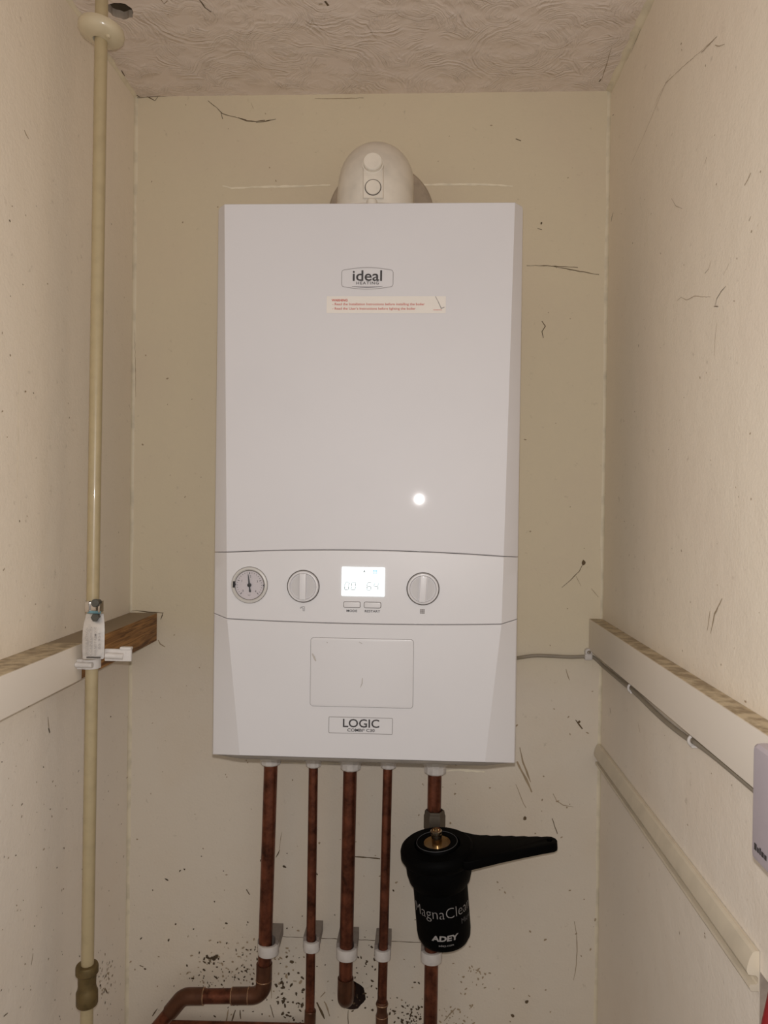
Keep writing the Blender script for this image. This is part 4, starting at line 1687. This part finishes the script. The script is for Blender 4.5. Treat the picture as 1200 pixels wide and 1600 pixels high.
for nm, (qx, qy), Yo, rr in (('screw', (150, 942), GY - 0.0175, 0.0052), ('screw', (150, 964.5), GY - 0.0150, 0.0056)):
    q = on_y(qx, qy, Yo)
    mb = MB()
    SM = Matrix.Translation(q) @ RY
    mb.lathe([(rr * 0.8, -0.008), (rr * 0.8, 0.0), (rr, 0.0), (rr, 0.0030), (rr * 0.85, 0.0040)], SM, 6 if qy > 950 else 18, cap=True)
    mb.box((-rr * 0.8, -0.0005, 0.0038), (rr * 0.8, 0.0005, 0.0043), mat=SM @ Matrix.Rotation(0.5, 4, 'Z'))
    mb.build('screw', 'steel', ec, smooth=25)
# tag: bends out over the top and hangs down in front of the pipe
T = [(959, GY - 0.0096, 13.5), (966, GY - 0.0120, 14.5), (974, GY - 0.0150, 16.0), (984, GY - 0.0180, 17.0), (996, GY - 0.0195, 17.3), (1012, GY - 0.0192, 17.3), (1027, GY - 0.0188, 17.0), (1030, GY - 0.0187, 15.5)]
cxs = [147.5, 147.2, 146.5, 145.8, 145.3, 145.0, 145.0, 145.0]
mb = MB()
fr, bk = [], []
for (y_, Y_, hwp), cx_ in zip(T, cxs):
    a_, b_ = on_y(cx_ - hwp, y_, Y_), on_y(cx_ + hwp, y_, Y_)
    fr.append([a_.lerp(b_, k / 6) + Vector((0, 0.0012 * ((k - 3) / 3) ** 2, 0)) for k in range(7)])
    bk.append([v_ + Vector((0, 0.0009, 0)) for v_ in fr[-1]])
mb.grid(fr)
mb.grid(bk)
for rws in zip(fr, bk):
    pass
for e in (0, -1):
    mb.grid([fr[e], bk[e]])
    mb.grid([[r_[e] for r_ in fr], [r_[e] for r_ in bk]])
tagp = mb.build('tag_plate', 'alu', ec, smooth=40, label='bright aluminium tag with stamped text')
mb = MB()
for k, words in enumerate(('SAFETY ELECTRICAL', 'CONNECTION', 'DO NOT REMOVE', 'BS 951')):
    c_ = on_y(135.5 + k * 6.6, 1002, GY - 0.0205)
    vs, fs = text_geo(words, 0.036 if k != 3 else 0.02, 0.0028, 0.01)
    mb.raw(vs, fs, 0, lambda v: Vector((c_.x - v.y, c_.y - 0.0002, c_.z + v.x)))
mb.build('tag_lettering', 'stamp', tagp, smooth=0)
mb = MB()
c_ = on_y(147.5, 956.5, GY - 0.0125)
mb.box((c_.x - 0.0090, c_.y - 0.001, c_.z - 0.0016), (c_.x + 0.0085, c_.y + 0.001, c_.z + 0.0016), bev=0.0005)
mb.build('washer_strip', 'blue', ec, label='blue-green strip above the lower screw')
mb = MB()
c0, c1 = on_y(135, 1026, GY - 0.0200), on_y(157, 1029, GY - 0.0200)
mb.face([Vector((c0.x, c0.y, c0.z)), Vector((c1.x, c0.y, c0.z)), Vector((c1.x, c0.y, c1.z)), Vector((c0.x, c0.y, c1.z))])
mb.build('tag_slot', 'gap', tagp, smooth=0)

# ------------------------------------------------------------------ cable, its clips, wall box, pole
mb = MB()
cp = [on_y(790, 1031, -0.06), on_y(812, 1027.5, -0.012), on_y(835, 1024.5, -0.0045), on_y(860, 1025, -0.0038), on_y(890, 1026.5, -0.0038), on_y(916, 1026, -0.0042), on_y(928, 1027.5, -0.0050)]
for x_, y_ in ((944, 1042), (962, 1057), (985, 1076), (1000, 1089.5), (1020, 1109), (1045, 1131.5), (1072, 1152), (1086, 1160), (1110, 1177), (1140, 1201), (1172, 1228), (1192, 1245)):
    p_ = on_x(x_, y_, XR - 0.0045)
    cp.append(Vector((XR - 0.0045, p_.y, p_.z)))
sm = []
for i in range(len(cp) - 1):      # smooth the run with a Catmull-Rom spline
    p0, p1_, p2_, p3_ = cp[max(i - 1, 0)], cp[i], cp[i + 1], cp[min(i + 2, len(cp) - 1)]
    for k in range(6):
        t_ = k / 6
        sm.append(0.5 * ((2 * p1_) + (p2_ - p0) * t_ + (2 * p0 - 5 * p1_ + 4 * p2_ - p3_) * t_ ** 2 + (3 * p1_ - p0 - 3 * p2_ + p3_) * t_ ** 3))
sm.append(cp[-1])
mb.tube(sm, 0.0030, 14)
cab = mb.build('power_cable', 'cable')
tag(cab, 'grey cable from the boiler side along the underside of the right batten', 'cable')
KG = 'cable clips on the grey cable'
q = on_y(919, 1025, -0.005)
t = thing('cable_clip', 'white cable clip with a shiny nail in the back corner by the right batten', 'clip', q, KG)
mb = MB()
mb.box((q.x - 0.0062, -0.0105, q.z - 0.0062), (q.x + 0.0062, -0.0006, q.z + 0.0040), bev=0.0025)
mb.lathe([(0.0058, 0.0), (0.0058, 0.0075), (0.0048, 0.0085), (0.0002, 0.0085)], Matrix.Translation((q.x + 0.0002, -0.0006, q.z + 0.0068)) @ RY, 20)
mb.build('clip_body', 'clip', t)
mb = MB()
mb.lathe([(0.0030, 0.0080), (0.0030, 0.0096), (0.0018, 0.0108), (0.0002, 0.0110)], Matrix.Translation((q.x + 0.0002, -0.0006, q.z + 0.0068)) @ RY, 16)
mb.build('nail_head', 'chrome', t)
for (x_, y_), lab in (((987, 1074), 'small white hooked cable clip under the right batten, nearer the back wall'), ((1083, 1156), 'white hooked cable clip under the right batten, nearer the white box')):
    p_ = on_x(x_, y_, XR - 0.006)
    zc_ = p_.z
    mb = MB()
    pts = []
    for k in range(15):
        a_ = math.radians(100 + 230 * k / 14)
        pts.append((0.0062 * math.cos(a_), 0.0062 * math.sin(a_)))
    mb.tube([(XR - 0.0052 + (0.0058) * math.cos(math.radians(60 + 240 * k / 14)), p_.y - 0.001, zc_ - 0.0005 + 0.0055 * math.sin(math.radians(60 + 240 * k / 14))) for k in range(15)], 0.0017, 10)
    mb.box((XR - 0.0090, p_.y - 0.0040, zc_ - 0.0078), (XR - 0.0004, p_.y + 0.0040, zc_ - 0.0050), bev=0.0008)
    tag(mb.build('cable_clip', 'clip'), lab, 'clip', KG)

wb = thing('wall_box', 'white plastic wall box at the right edge, set on the right batten', 'wall box', (0.3485, -0.71, 1.30))
mb = MB()
mb.box((0.3205, -0.757, 1.2590), (0.3482, -0.669, 1.3465), bev=0.006)
mb.build('box_cover', 'box', wb)
mb = MB()
for k, (y0_, w_, h_) in enumerate(((0.0, 0.0040, 0.0050), (0.0048, 0.0030, 0.0036), (0.0086, 0.0022, 0.0050), (0.0116, 0.0040, 0.0038), (0.0164, 0.0034, 0.0036), (0.0228, 0.0030, 0.0038))):
    mb.face([Vector((0.3202, -0.6765 - y0_, 1.2690)), Vector((0.3202, -0.6765 - y0_ - w_, 1.2690)), Vector((0.3202, -0.6765 - y0_ - w_, 1.2690 + h_)), Vector((0.3202, -0.6765 - y0_, 1.2690 + h_))])
mb.build('box_lettering', 'ink', wb, smooth=0)

mb = MB()
r0, r1 = on_y(1193, 1590, -0.560 - 0.04), on_y(1203, 1548, -0.600)
r0, r1 = on_y(1192, 1600, -0.605) + Vector((0.010, 0, 0)), on_y(1203, 1550, -0.605) + Vector((0.010, 0, 0))
dr = (r1 - r0) / (r1.z - r0.z)
mb.tube([r0 - dr * r0.z, r0, r0 + dr * (1.114 - r0.z)], 0.010, 20)
tag(mb.build('red_pole', 'red_paint'), 'sliver of a dark red painted pole at the bottom right corner', 'pole')
